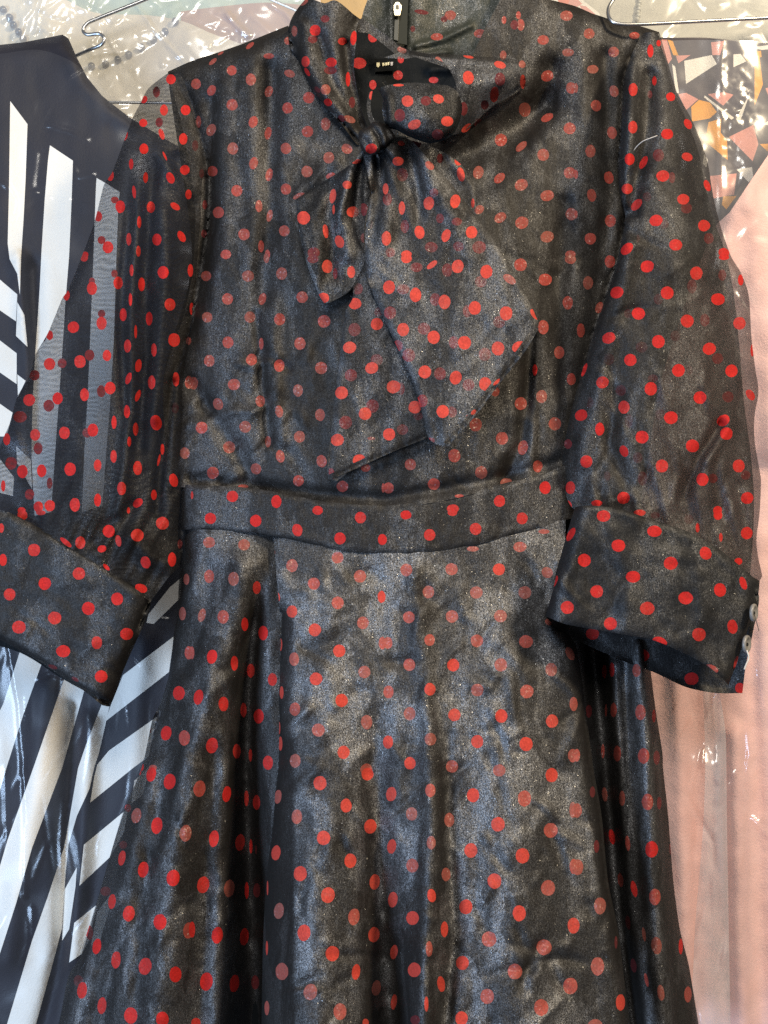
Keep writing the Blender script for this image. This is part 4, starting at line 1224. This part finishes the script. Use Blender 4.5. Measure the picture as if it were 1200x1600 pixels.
def skirt_r_d(x, y):
    v = 0.006 + rg(x, y, [(1000, 1010), (1010, 1200), (1022, 1400), (1040, 1640)], -0.026, 22, -0.030, 28)
    v = v + rg(x, y, [(962, 1040), (972, 1250), (990, 1450), (1010, 1640)], -0.010, 10) + rg(x, y, [(925, 1000), (945, 1200), (965, 1420), (995, 1640)], 0.026, 15)
    v = v + edge_round(x, y, [(1012, 1000), (1025, 1112), (1036, 1200), (1052, 1375), (1062, 1450), (1077, 1512), (1098, 1640)], 20, 0.030)
    v = v + 0.006 * fbm(x / 20, y / 130, 151, 3) + 0.0016 * fbm(x / 11, y / 20, 152, 2)
    return v


panel("skirt_panel", [(862, 930), (960, 960), (1012, 1000), (1017, 1050), (1025, 1112), (1035, 1175), (1036, 1200), (1044, 1275), (1052, 1375), (1062, 1450), (1077, 1512), (1098, 1640), (960, 1640), (900, 1300)],
      skirt_r_d, [M_SKIRT, M_DOT, M_DOTD], skirt, step=5, dots=DOTS['skirt_r'])

# ---- left sleeve (sheer: front and back layers) and cuff
SLO = [(265, 113), (232, 138), (220, 160), (207, 185), (192, 225), (175, 270), (162, 290), (148, 345), (130, 395), (107, 452), (97, 467), (75, 520), (55, 555), (45, 590), (27, 620), (15, 662), (5, 685),
       (-8, 720), (-26, 770), (-30, 800)]
sleeve_l = bpy.data.objects.new("sleeve", None)
col.objects.link(sleeve_l)
sleeve_l.parent = dress


def sleeve_l_d(x, y):
    t = np.clip((y - 120) / 700, 0, 1)
    cx = 245 - 110 * t
    w = 80 + 90 * t
    v = -0.008 - 0.034 * np.clip(1 - ((x - cx) / w) ** 2, 0, 1) * np.clip((y - 110) / 120, 0.25, 1)
    v = v + rg(x, y, [(218, 240), (214, 350), (204, 480), (206, 640), (186, 800)], -0.010, 10)
    v = v + rg(x, y, [(203, 330), (190, 480), (196, 640)], 0.008, 9) + rg(x, y, [(238, 260), (226, 420), (228, 560), (216, 700)], 0.010, 12)
    v = v + rg(x, y, [(255, 330), (262, 420), (250, 560), (240, 650)], -0.010, 14) + rg(x, y, [(275, 250), (300, 320)], 0.006, 10) + rg(x, y, [(245, 240), (290, 300)], -0.005, 9)
    v = v + rg(x, y, [(25, 680), (48, 750), (66, 800)], -0.006, 6) + rg(x, y, [(268, 600), (250, 740), (245, 800)], 0.010, 8)
    g = np.clip((y - 700) / 110, 0, 1)
    v = v + 0.012 * g * fbm((x + 0.5 * y) / 16, y / 120, 161, 3)
    v = v + rg(x, y, [(205, 840), (235, 870), (260, 880)], -0.010, 16) + rg(x, y, [(150, 850), (170, 820), (205, 790)], 0.007, 9)
    v = v + edge_round(x, y, SLO, 16, 0.014) + edge_round(x, y, [(327, 283), (325, 350), (312, 430), (300, 500), (288, 600), (287, 760), (282, 882)], 22, 0.022)
    v = v + 0.004 * fbm(x / 30, y / 90, 162, 3) + 0.001 * fbm(x / 12, y / 20, 163, 2)
    return v


SLI = [(-20, 800), (20, 806), (75, 836), (150, 881), (190, 909), (235, 940), (265, 900), (282, 882), (286, 850), (290, 800), (304, 775), (300, 740), (286, 680), (288, 600), (302, 500), (313, 430), (326, 350), (327, 283), (318, 235), (300, 165), (285, 120)]
panel("outer_layer", SLO + SLI, sleeve_l_d, [M_SLEEVE, M_DOT, M_DOTD], sleeve_l, step=5, dots=DOTS['sleeve_l'])
panel("inner_layer", SLO + SLI, lambda x, y: 0.026 + 0.006 * fbm(x / 40, y / 110, 165, 3) - edge_round(x, y, SLO, 24, 0.020),
      [M_SLEEVE_BACK, M_DOTB], sleeve_l, step=7, dots=DOTS['sleeve_lb'])


def cuff_l_d(x, y):
    top = [(-60, 790), (20, 803), (75, 832), (150, 877), (190, 905), (235, 937)]
    bot = [(-60, 985), (0, 1000), (67, 1037), (132, 1080), (172, 1104)]
    v = -0.040 + 0.006 * fbm(x / 55, y / 45, 171, 3) + 0.0016 * fbm(x / 14, y / 14, 172, 3)
    v = v + creases(x, y, 176, 14, (0, 830, 220, 1080), 30, 50, 55, 0.0018, 7)
    v = v + edge_round(x, y, top, 8, 0.006) + edge_round(x, y, bot, 12, 0.016) + edge_round(x, y, [(172, 1104), (207, 1015), (235, 937)], 34, 0.030)
    return v


cuff_l = panel("cuff", [(-70, 785), (-20, 794), (0, 797), (20, 803), (75, 832), (150, 877), (190, 905), (236, 937), (232, 960), (225, 975), (207, 1015), (192, 1050), (182, 1080), (172, 1104),
                        (160, 1102), (132, 1080), (100, 1060), (67, 1037), (32, 1017), (0, 1000), (-70, 980)],
               cuff_l_d, [M_CUFF, M_DOT, M_DOTD], sleeve_l, step=5, dots=DOTS['cuff_l'])
panel("cuff_back", [(-70, 800), (20, 815), (75, 845), (150, 890), (225, 945), (200, 1020), (180, 1080), (170, 1100), (100, 1062), (32, 1020), (-70, 985)],
      lambda x, y: 0.008 + 0 * x, [M_INNER], sleeve_l, step=12)

# ---- right sleeve and cuff
sleeve_r = bpy.data.objects.new("sleeve", None)
col.objects.link(sleeve_r)
sleeve_r.parent = dress
SRO = [(1030, 50), (1040, 85), (1058, 145), (1080, 185), (1100, 235), (1108, 265), (1113, 300), (1125, 350), (1142, 400), (1157, 425), (1170, 462), (1174, 525), (1180, 575), (1185, 612), (1179, 650), (1179, 687),
       (1185, 725), (1189, 750), (1187, 800), (1182, 850), (1191, 900), (1187, 907)]
SRI = [(1177, 904), (1125, 864), (1075, 836), (1025, 819), (975, 803), (925, 795), (899, 797), (887, 782), (882, 762), (879, 732), (880, 700), (897, 625), (915, 562), (932, 505), (952, 450), (966, 400), (977, 340),
       (968, 300), (967, 250), (970, 200), (975, 125), (985, 90), (1005, 52)]


def sleeve_r_d(x, y):
    t = np.clip((y - 80) / 700, 0, 1)
    cx = 1005 + 25 * t
    w = 55 + 110 * t
    v = -0.016 - 0.036 * np.clip(1 - ((x - cx) / w) ** 2, 0, 1) * np.clip((y - 50) / 150, 0.2, 1)
    v = v + rg(x, y, [(1015, 120), (1010, 220), (985, 330)], 0.012, 13) + rg(x, y, [(990, 60), (983, 200), (978, 320)], -0.006, 8)
    v = v + rg(x, y, [(1045, 160), (1070, 300), (1060, 420)], -0.006, 24) + rg(x, y, [(985, 380), (945, 560), (905, 720)], -0.007, 16)
    v = v + rg(x, y, [(965, 620), (950, 690), (985, 760)], 0.007, 13) + rg(x, y, [(1125, 665), (1090, 720), (1070, 775)], 0.010, 9) + rg(x, y, [(1140, 660), (1105, 720)], -0.006, 9)
    g = np.clip((y - 690) / 120, 0, 1)
    v = v + 0.012 * g * fbm((x - 0.25 * y) / 15, y / 130, 181, 3)
    v = v + creases(x, y, 187, 40, (930, 120, 1170, 800), 70, 35, 60, 0.0020, 6) + creases(x, y, 188, 18, (900, 720, 1170, 860), 75, 18, 60, 0.0035, 6)
    v = v + edge_round(x, y, SRO, 14, 0.012) + edge_round(x, y, SRI[8:], 12, 0.008)
    v = v + 0.005 * fbm(x / 40, y / 90, 182, 3) + 0.0016 * fbm(x / 13, y / 18, 183, 3)
    return v


panel("outer_layer", SRO + SRI, sleeve_r_d, [M_SLEEVE_R, M_DOT, M_DOTD], sleeve_r, step=5, dots=DOTS['sleeve_r'])
panel("inner_layer", [(1028, 54), (1054, 148), (1074, 190), (1092, 240), (1104, 300), (1118, 350), (1135, 400), (1147, 462), (1155, 537), (1162, 625), (1172, 700), (1178, 775), (1176, 850), (1172, 898)] + SRI,
      lambda x, y: 0.020 + 0.006 * fbm(x / 40, y / 110, 185, 3), [M_SLEEVE_RB, M_DOTB], sleeve_r, step=7, dots=DOTS['sleeve_rb'])

CRT = [(899, 792), (925, 790), (956, 793), (975, 797), (1025, 814), (1075, 831), (1125, 859), (1177, 902), (1187, 907)]
CRB = [(852, 963), (883, 975), (947, 987), (1016, 999), (1061, 1017), (1105, 1040), (1133, 1064), (1138, 1070)]


def cuff_r_d(x, y):
    v = -0.072 + 0.030 * np.clip((x - 960) / 230, 0, 1) ** 2 + 0.007 * fbm(x / 55, y / 60, 191, 3) + 0.0018 * fbm(x / 14, y / 16, 192, 3)
    v = v + creases(x, y, 196, 16, (870, 810, 1170, 1040), 60, 50, 60, 0.0020, 7)
    v = v + edge_round(x, y, CRT, 7, 0.006) + edge_round(x, y, CRB, 4, 0.003) + edge_round(x, y, [(852, 963), (874, 877), (899, 792)], 22, 0.022)
    v = v + edge_round(x, y, [(1187, 907), (1170, 985), (1138, 1070)], 18, 0.016)
    v = v + rg(x, y, [(960, 830), (985, 900), (975, 980)], -0.003, 16) + rg(x, y, [(1090, 880), (1100, 960), (1080, 1010)], -0.003, 14)
    return v


cuff_r = panel("cuff", CRT + [(1185, 928), (1181, 945), (1168, 985), (1158, 1015), (1148, 1045), (1138, 1070)] + CRB[::-1][1:] + [(864, 922), (874, 877), (888, 827)],
               cuff_r_d, [M_CUFF, M_DOT, M_DOTD], sleeve_r, step=5, dots=DOTS['cuff_r'])
panel("cuff_back", [(853, 961), (866, 978), (877, 986), (909, 1004), (972, 1032), (1023, 1051), (1073, 1074), (1121, 1083), (1160, 1083), (1165, 1042), (1176, 990), (1186, 930), (1150, 900), (1000, 900), (880, 900)],
      lambda x, y: -0.012 + 0.003 * fbm(x / 40, y / 20, 195, 2) - edge_round(x, y, [(853, 961), (877, 986), (972, 1032), (1073, 1074), (1121, 1083), (1162, 1083)], 12, 0.004)
      - 0.036 * smooth01((890 - x) / 34) - 0.014 * smooth01((x - 1135) / 40),
      [M_CUFF, M_DOT, M_DOTD], sleeve_r, step=5, dots=DOTS['cuff_rb'])

# ---- cuff buttons and their loose threads
M_BUTTON = plain("grey_pearl_button", (0.24, 0.225, 0.21), 0.35, 0, 0.5, 300, 0.15)
M_THREAD = plain("pale_thread", (0.62, 0.56, 0.50), 0.8, 0, 0.2)
M_THREAD_D = plain("dark_thread", (0.10, 0.08, 0.07), 0.8, 0, 0.2)
M_HOLE = plain("button_hole_dark", (0.02, 0.02, 0.02), 0.9, 0, 0.1)


def lathe(name, prof, mat, parent, loc, rot, scale=(1, 1, 1), seg=28):
    vs, fs = [], []
    for (r, z) in prof:
        for k in range(seg):
            a = 2 * math.pi * k / seg
            vs.append((r * math.cos(a), r * math.sin(a), z))
    for i in range(len(prof) - 1):
        for k in range(seg):
            k2 = (k + 1) % seg
            fs.append((i * seg + k, i * seg + k2, (i + 1) * seg + k2, (i + 1) * seg + k))
    me = bpy.data.meshes.new(name)
    me.from_pydata(vs, [], fs)
    me.materials.append(mat)
    for p in me.polygons:
        p.use_smooth = True
    o = bpy.data.objects.new(name, me)
    col.objects.link(o)
    o.parent = parent
    o.location = loc
    o.rotation_euler = rot
    o.scale = scale
    return o


bprof = [(0.00001, 0.0008), (0.0022, 0.0008), (0.0034, 0.0011), (0.0044, 0.0020), (0.0054, 0.0023), (0.0063, 0.0018), (0.0066, 0.0008), (0.0062, -0.0003), (0.00001, -0.0006)]
for (bx, by, ry, bz) in [(1176, 957, 52, -0.050), (1165, 1006, 50, -0.046)]:
    ctr = Vector(at(bx, by, bz))
    b = lathe("button", bprof, M_BUTTON, sleeve_r, ctr, (math.radians(90), math.radians(8), math.radians(ry)))
for (bx, by, bz) in [(1178.5, 958, -0.0535), (1168, 1007, -0.0495)]:
    lathe("button_eye", [(0.00001, 0.0004), (0.0012, 0.0003), (0.0014, -0.0004)], M_HOLE, sleeve_r, Vector(at(bx, by, bz)), (math.radians(90), 0, math.radians(50)))
wire("button_thread", [(1178, 958, -.054), (1182, 972, -.053), (1186, 986, -.052)], 0.0003, M_THREAD_D, sleeve_r, 4)
wire("button_thread", [(1167, 1016, -.052), (1170, 1028, -.054), (1166, 1038, -.055), (1163, 1046, -.055)], 0.0006, M_THREAD, sleeve_r, 5)
th = wire("loose_thread", [(967, 252, -.031), (972, 249, -.040), (986, 241, -.046), (994, 230, -.050), (1004, 221, -.054), (1016, 216, -.057), (1027, 212, -.058)], 0.00034, M_THREAD, None, 5)
tag(th, "pale loose thread lying across the top of the right sleeve", "thread")

# ---- collar, neck, bow
collar = bpy.data.objects.new("collar", None)
col.objects.link(collar)
collar.parent = dress
M_COLLAR_IN = organza("collar_inside", gloss=0.8, base=(0.030, 0.033, 0.026), rough=0.5)
panel("collar_stand", [(566, 24), (583, -20), (600, -40), (790, -40), (812, -30), (795, 10), (780, 50), (768, 92), (720, 100), (640, 96), (590, 90), (560, 70)],
      lambda x, y: 0.020 + 0.004 * fbm(x / 30, y / 30, 201, 3) + rg(x, y, [(650, 72), (690, 62), (735, 40)], -0.005, 5) + rg(x, y, [(655, 84), (700, 82)], -0.004, 4)
      + rg(x, y, [(612, 0), (610, 70)], -0.003, 6) + st(x, y, [(640, -30), (638, 20), (636, 75)], -0.004, 2.5) * np.exp(-((x - 640) / 30) ** 2), [M_COLLAR_IN, M_DOT, M_DOTD], collar, step=4.5, dots=DOTS['collar_in'])
panel("neck_opening", [(556, 40), (600, 55), (640, 78), (720, 96), (735, 150), (715, 230), (600, 240), (540, 200), (545, 100)],
      lambda x, y: 0.004 + 0.003 * fbm(x / 25, y / 25, 205, 2) + rg(x, y, [(672, 110), (700, 108)], -0.006, 6), [M_INNER, M_DOTB], collar, step=6, dots=DOTS['neck_hole'])
COLL = [(450, 50), (455, 30), (466, 12), (483, -6), (490, -30), (560, -30), (562, -5), (572, 6), (566, 20), (556, 36)]


def collar_d(x, y):
    v = -0.034 - 0.018 * np.exp(-((x - 515) / 45) ** 2) + 0.004 * fbm(x / 22, y / 40, 211, 3) + 0.001 * fbm(x / 8, y / 10, 212, 2)
    v = v + rg(x, y, [(540, 70), (548, 130), (568, 200)], 0.008, 8) + rg(x, y, [(475, 40), (480, 100), (510, 150)], -0.005, 9) + rg(x, y, [(500, 60), (520, 130), (560, 195)], 0.006, 9)
    v = v + edge_round(x, y, [(450, 50), (462, 90), (479, 124), (504, 161), (540, 198), (562, 225)], 14, 0.016) + edge_round(x, y, COLL, 10, 0.012)
    return v


panel("collar_wrap", [(508, 5), (492, 0), (480, -4), (466, 12), (455, 30), (450, 50), (453, 72), (462, 90), (479, 124), (504, 161), (535, 196), (558, 226), (578, 226), (576, 205), (566, 175), (558, 140), (553, 104), (557, 60), (557, 44), (563, 30),
                    (552, 22), (536, 8), (522, 0)],
      collar_d, CL, collar, step=4.5, dots=DOTS['collar_l'])
panel("crossing_band", [(553, 36), (566, 28), (585, 42), (608, 58), (624, 72), (640, 80), (636, 92), (622, 88), (600, 70), (575, 52), (560, 50)],
      lambda x, y: -0.030 + 0.003 * fbm(x / 15, y / 15, 215, 2), [M_ORG, M_DOT], collar, step=4,
      dots=[(628, 78, 15, 10, -25, 'm'), (596, 40, 10, 6, -30, 'd')])
panel("collar_wrap", [(640, 80), (683, 83), (740, 88), (818, 96), (840, 40), (812, -34), (790, -40), (770, 90)],
      lambda x, y: -0.012 + 0.00018 * (96 - y) + 0.004 * fbm(x / 30, y / 30, 217, 3), [M_ORG, M_DOT], collar, step=6, dots=[(752, 32, 8, 13, 8, 'm'), (786, 86, 11, 16, 10, 'm')])

# zip and label inside the neck
M_ZIP = plain("nickel_zip", (0.46, 0.42, 0.32), 0.35, 1.0)
M_TAPE = plain("zip_tape", (0.026, 0.029, 0.023), 0.7, 0, 0.3, 400)
M_GOLDPRINT = plain("gold_print", (0.85, 0.78, 0.50), 0.5, 0, 0.5, 500)
M_LABEL = plain("black_label", (0.010, 0.011, 0.012), 0.9, 0, 0.05)
zp = bpy.data.objects.new("zip", None)
col.objects.link(zp)
zp.parent = dress


def slab(name, poly, y0, th_, mat, parent, bev=0.0):
    p = A(poly)
    n = len(p)
    f = at(p[:, 0], p[:, 1], np.full(n, y0))
    b = f + np.array([0, th_, 0])
    fs = [tuple(range(n)), tuple(range(2 * n - 1, n - 1, -1))] + [(i, n + i, n + (i + 1) % n, (i + 1) % n) for i in range(n)]
    me = bpy.data.meshes.new(name)
    me.from_pydata(f.tolist() + b.tolist(), [], fs)
    me.materials.append(mat)
    o = link(name, me, parent)
    if bev:
        m = o.modifiers.new("bevel", 'BEVEL')
        m.width = bev
        m.segments = 2
    return o


slab("zip_tape", [(613, -30), (640, -30), (637, 20), (636, 70), (616, 66), (614, 20)], 0.0130, 0.0006, M_TAPE, zp)
slab("zip_tooth_strip", [(617, 20), (624, 20), (622, 64), (615, 62)], 0.0115, 0.0012, plain("zip_teeth", (0.06, 0.06, 0.05), 0.5, 0.3), zp, 0.0003)
slab("zip_pull", [(618, 2), (624, 2), (628, 8), (627, 15), (625, 25), (616, 25), (614, 15), (614, 8)], 0.0075, 0.0024, M_ZIP, zp, 0.0006)
slab("zip_pull_mark", [(618.5, 8), (623, 7), (623.5, 13), (620.5, 15), (618, 13)], 0.0070, 0.0006, plain("zip_recess", (0.12, 0.11, 0.09), 0.5, 0.8), zp, 0.0002)
lab = bpy.data.objects.new("neck_label", None)
col.objects.link(lab)
lab.parent = dress
slab("label_cloth", [(585, 92), (619, 90), (620, 110), (586, 112)], 0.0005, 0.0005, M_LABEL, lab)
for g in [[(588.5, 98), (593, 97.5), (593.5, 102), (591, 105.5), (588.5, 103)], [(597, 98.5), (600.5, 98), (601, 102.5), (597.5, 103)], [(601.8, 98), (605, 97.5), (604.6, 102), (602, 102.5)], [(605.4, 97.6), (608.5, 96.5), (608, 101.5), (605.4, 102)],
          [(610, 97), (614, 96.5), (613.6, 102), (610.5, 102.5)]]:
    slab("label_print", g, -0.0002, 0.0003, M_GOLDPRINT if g[0][0] < 609 else plain("silver_print", (0.45, 0.42, 0.42), 0.5), lab)

bow = bpy.data.objects.new("bow", None)
col.objects.link(bow)
bow.parent = dress
BW = [M_BOW, M_DOTC, M_DOTD]


def tail_noise(x, y, s):
    return creases(x, y, s + 40, 22, (470, 260, 840, 700), 60, 35, 60, 0.0016, 5) + 0.0035 * fbm(x / 28, y / 60, s, 3) + 0.0012 * fbm(x / 9, y / 14, s + 1, 3)


# fold fan: pleats radiate from the knot
def fan(x, y, seed, n=3.2, amp=0.016):
    r = np.hypot(x - 582, y - 215)
    a = np.arctan2(x - 582, y - 215)
    return amp * np.exp(-r / 170) * 2 * fbm(a * n + 5.0, r / 400, seed, 2)


TC = [(560, 300), (580, 380), (600, 480), (640, 580), (668, 640), (672, 680), (617, 701), (558, 728), (527, 751), (513, 748), (511, 732), (519, 660), (525, 600), (532, 540), (538, 490), (552, 462), (545, 380)]
tail_c_d = lambda x, y: -0.061 + 0.006 * np.clip((y - 400) / 300, 0, 1) + tail_noise(x, y, 221) + edge_round(x, y, [(672, 680), (558, 728), (513, 750), (525, 600), (538, 490)], 6, 0.004)
panel("tail", TC, tail_c_d, BW, bow, step=5, dots=DOTS['tail_c'])
panel("tail_reverse", [(x + 2, y - 2) for x, y in TC], lambda x, y: tail_c_d(x, y) + 0.0075, [M_ORG, M_DOTB], bow, step=7, dots=DOTS['tail_c_under'])
TB_ = [(566, 232), (590, 218), (620, 216), (645, 222), (675, 255), (705, 287), (747, 342), (787, 397), (817, 450), (838, 496), (842, 510), (820, 545), (800, 571), (770, 610), (746, 642), (722, 670), (699, 696), (679, 693), (670, 683), (654, 621),
       (633, 567), (612, 522), (596, 487), (582, 455), (575, 433), (571, 392), (572, 350), (580, 300)]


def tail_b_d(x, y):
    v = -0.076 + 0.004 * np.clip((y - 300) / 300, 0, 1) + tail_noise(x, y, 225) + fan(x, y, 227)
    v = v + rg(x, y, [(635, 225), (652, 290), (655, 350)], 0.010, 9, 0.003) + rg(x, y, [(612, 235), (615, 300), (600, 400)], -0.008, 12, -0.002) + rg(x, y, [(660, 250), (690, 310), (740, 400)], -0.006, 14, -0.002)
    v = v + rg(x, y, [(585, 240), (590, 300), (580, 380)], 0.008, 8, 0.003)
    v = v + edge_round(x, y, TB_[4:24], 6, 0.004) + edge_round(x, y, TB_[24:], 6, 0.005) + st(x, y, [(842, 512), (770, 610), (699, 698)], 0.0, 2)
    return v


panel("tail", TB_, tail_b_d, BW, bow, step=5, dots=DOTS['tail_b'])
panel("tail_reverse", [(x - 2, y - 2) for x, y in TB_], lambda x, y: tail_b_d(x, y) + 0.0075, [M_ORG, M_DOTB], bow, step=7, dots=DOTS['tail_b_under'])
panel("hem", [(842, 513), (822, 547), (801, 574), (771, 612), (747, 645), (723, 672), (700, 698), (693, 691), (715, 666), (739, 638), (762, 606), (792, 567), (812, 541), (833, 508)],
      lambda x, y: tail_b_d(x, y) - 0.0009, [M_ORG, M_DOTC], bow, step=3.5, dots=[(776, 597, 5, 14, 45, 'v'), (740, 644, 6, 10, 45, 'v')])
panel("hem", [(674, 682), (618, 704), (559, 731), (516, 750), (513, 742), (556, 722), (614, 695), (669, 674)],
      lambda x, y: tail_c_d(x, y) - 0.0009, [M_ORG, M_DOTC], bow, step=3.5)
TA = [(562, 236), (556, 250), (530, 268), (510, 280), (482, 298), (462, 310.5), (460, 312), (460.5, 315), (464, 345), (473, 390), (485, 428), (498, 460), (506, 473), (508, 475), (511, 474), (525, 468), (545, 455), (560, 430), (576, 392), (584, 330), (592, 270), (594, 240)]
tail_a_d = lambda x, y: (-0.066 + tail_noise(x, y, 231) + fan(x, y, 233, 3.5, 0.020) + rg(x, y, [(548, 270), (535, 330), (545, 400)], -0.006, 10) + rg(x, y, [(565, 262), (555, 330), (570, 380)], 0.008, 8)
                         + rg(x, y, [(520, 290), (515, 350), (520, 430)], 0.006, 10) + edge_round(x, y, TA[3:14], 5, 0.004))
panel("tail", TA, tail_a_d, BW, bow, step=4.5, dots=DOTS['tail_a'])
panel("tail_reverse", [(x + 2, y) for x, y in TA], lambda x, y: tail_a_d(x, y) + 0.010, [M_INNER], bow, step=8)
panel("tail_back_fold", [(640, 218), (672, 228), (700, 242), (725, 262), (738, 290), (744, 322), (742, 345), (720, 322), (690, 290), (660, 250)],
      lambda x, y: -0.060 + tail_noise(x, y, 235) + rg(x, y, [(700, 245), (735, 290), (743, 330)], -0.005, 6), BW, bow, step=4.5, dots=DOTS['tail_behind'])
LB = [(600, 90), (633, 79), (660, 81), (683, 83), (733, 87), (790, 91), (818, 95), (822, 103), (820, 137), (808, 150), (792, 162), (767, 175), (745, 195), (722, 214), (690, 225), (640, 215), (600, 205), (579, 192), (573, 166), (577, 144), (582, 142), (579, 165), (585, 187), (604, 199),
      (640, 206), (700, 200), (712, 150), (712, 130), (700, 105), (690, 96), (665, 88), (630, 92)]
panel("folded_loop", LB, lambda x, y: (-0.052 + 0.003 * fbm(x / 30, y / 30, 241, 3) + 0.001 * fbm(x / 9, y / 9, 242, 2) + edge_round(x, y, LB[1:9], 10, 0.014) + edge_round(x, y, LB[8:15], 36, 0.028)
                                      + rg(x, y, [(820, 140), (760, 160), (730, 200)], 0.008, 14) + rg(x, y, [(720, 130), (780, 125)], -0.006, 22)),
      [M_BOW, M_DOTC, M_DOTD], bow, step=4.5, dots=DOTS['loop_back'])
LBF = [(640, 86), (690, 92), (740, 92), (812, 100), (812, 140), (770, 166), (725, 205), (690, 215), (690, 170), (715, 150), (705, 110)]
panel("loop_lining", LBF, lambda x, y: -0.032 + 0.002 * fbm(x / 30, y / 30, 245, 2), [M_ORG], bow, step=8)
LF = [(591, 138), (606, 133), (628, 130), (650, 129), (675, 131), (700, 134), (714, 143), (720, 156), (721, 170), (717, 187), (710, 203), (700, 212), (686, 218), (671, 221), (652, 216), (633, 208), (618, 200), (604, 196), (598, 180), (597, 165), (598, 152)]


def loop_f_d(x, y):
    v = -0.088 - 0.016 * np.clip(1 - ((x - 660) / 64) ** 2, 0, 1) * np.clip(1 - ((y - 176) / 50) ** 2, 0, 1) + 0.0022 * fbm(x / 24, y / 24, 251, 3) + 0.0008 * fbm(x / 8, y / 8, 252, 2)
    return v + edge_round(x, y, LF[7:18], 9, 0.012) + edge_round(x, y, [(591, 138), (598, 160), (604, 196)], 9, 0.010) + rg(x, y, [(606, 150), (610, 190)], -0.005, 7)


panel("loop", LF, loop_f_d, BW, bow, step=4, dots=DOTS['loop_front'])
panel("loop_lining", [(x + 1, y + 3) for x, y in LF], lambda x, y: loop_f_d(x, y) + 0.009, [M_INNER], bow, step=8)
KN = [(560, 214), (562, 204), (574, 199), (584, 190), (598, 192), (610, 201), (618, 214), (608, 226), (597, 234), (586, 242), (570, 241), (564, 230)]
panel("knot", KN, lambda x, y: (-0.086 - 0.006 * np.clip(1 - ((x - 586) / 34) ** 2 - ((y - 215) / 30) ** 2, -0.2, 1) + 0.003 * fbm(x / 10, y / 14, 261, 3) + edge_round(x, y, KN + KN[:1], 8, 0.010)
                                + rg(x, y, [(578, 192), (592, 213), (600, 240)], 0.006, 4) + rg(x, y, [(600, 194), (608, 214), (606, 234)], 0.005, 4) + rg(x, y, [(562, 210), (574, 224), (580, 242)], 0.003, 4)), CL, bow, step=3.2, dots=DOTS['knot'])
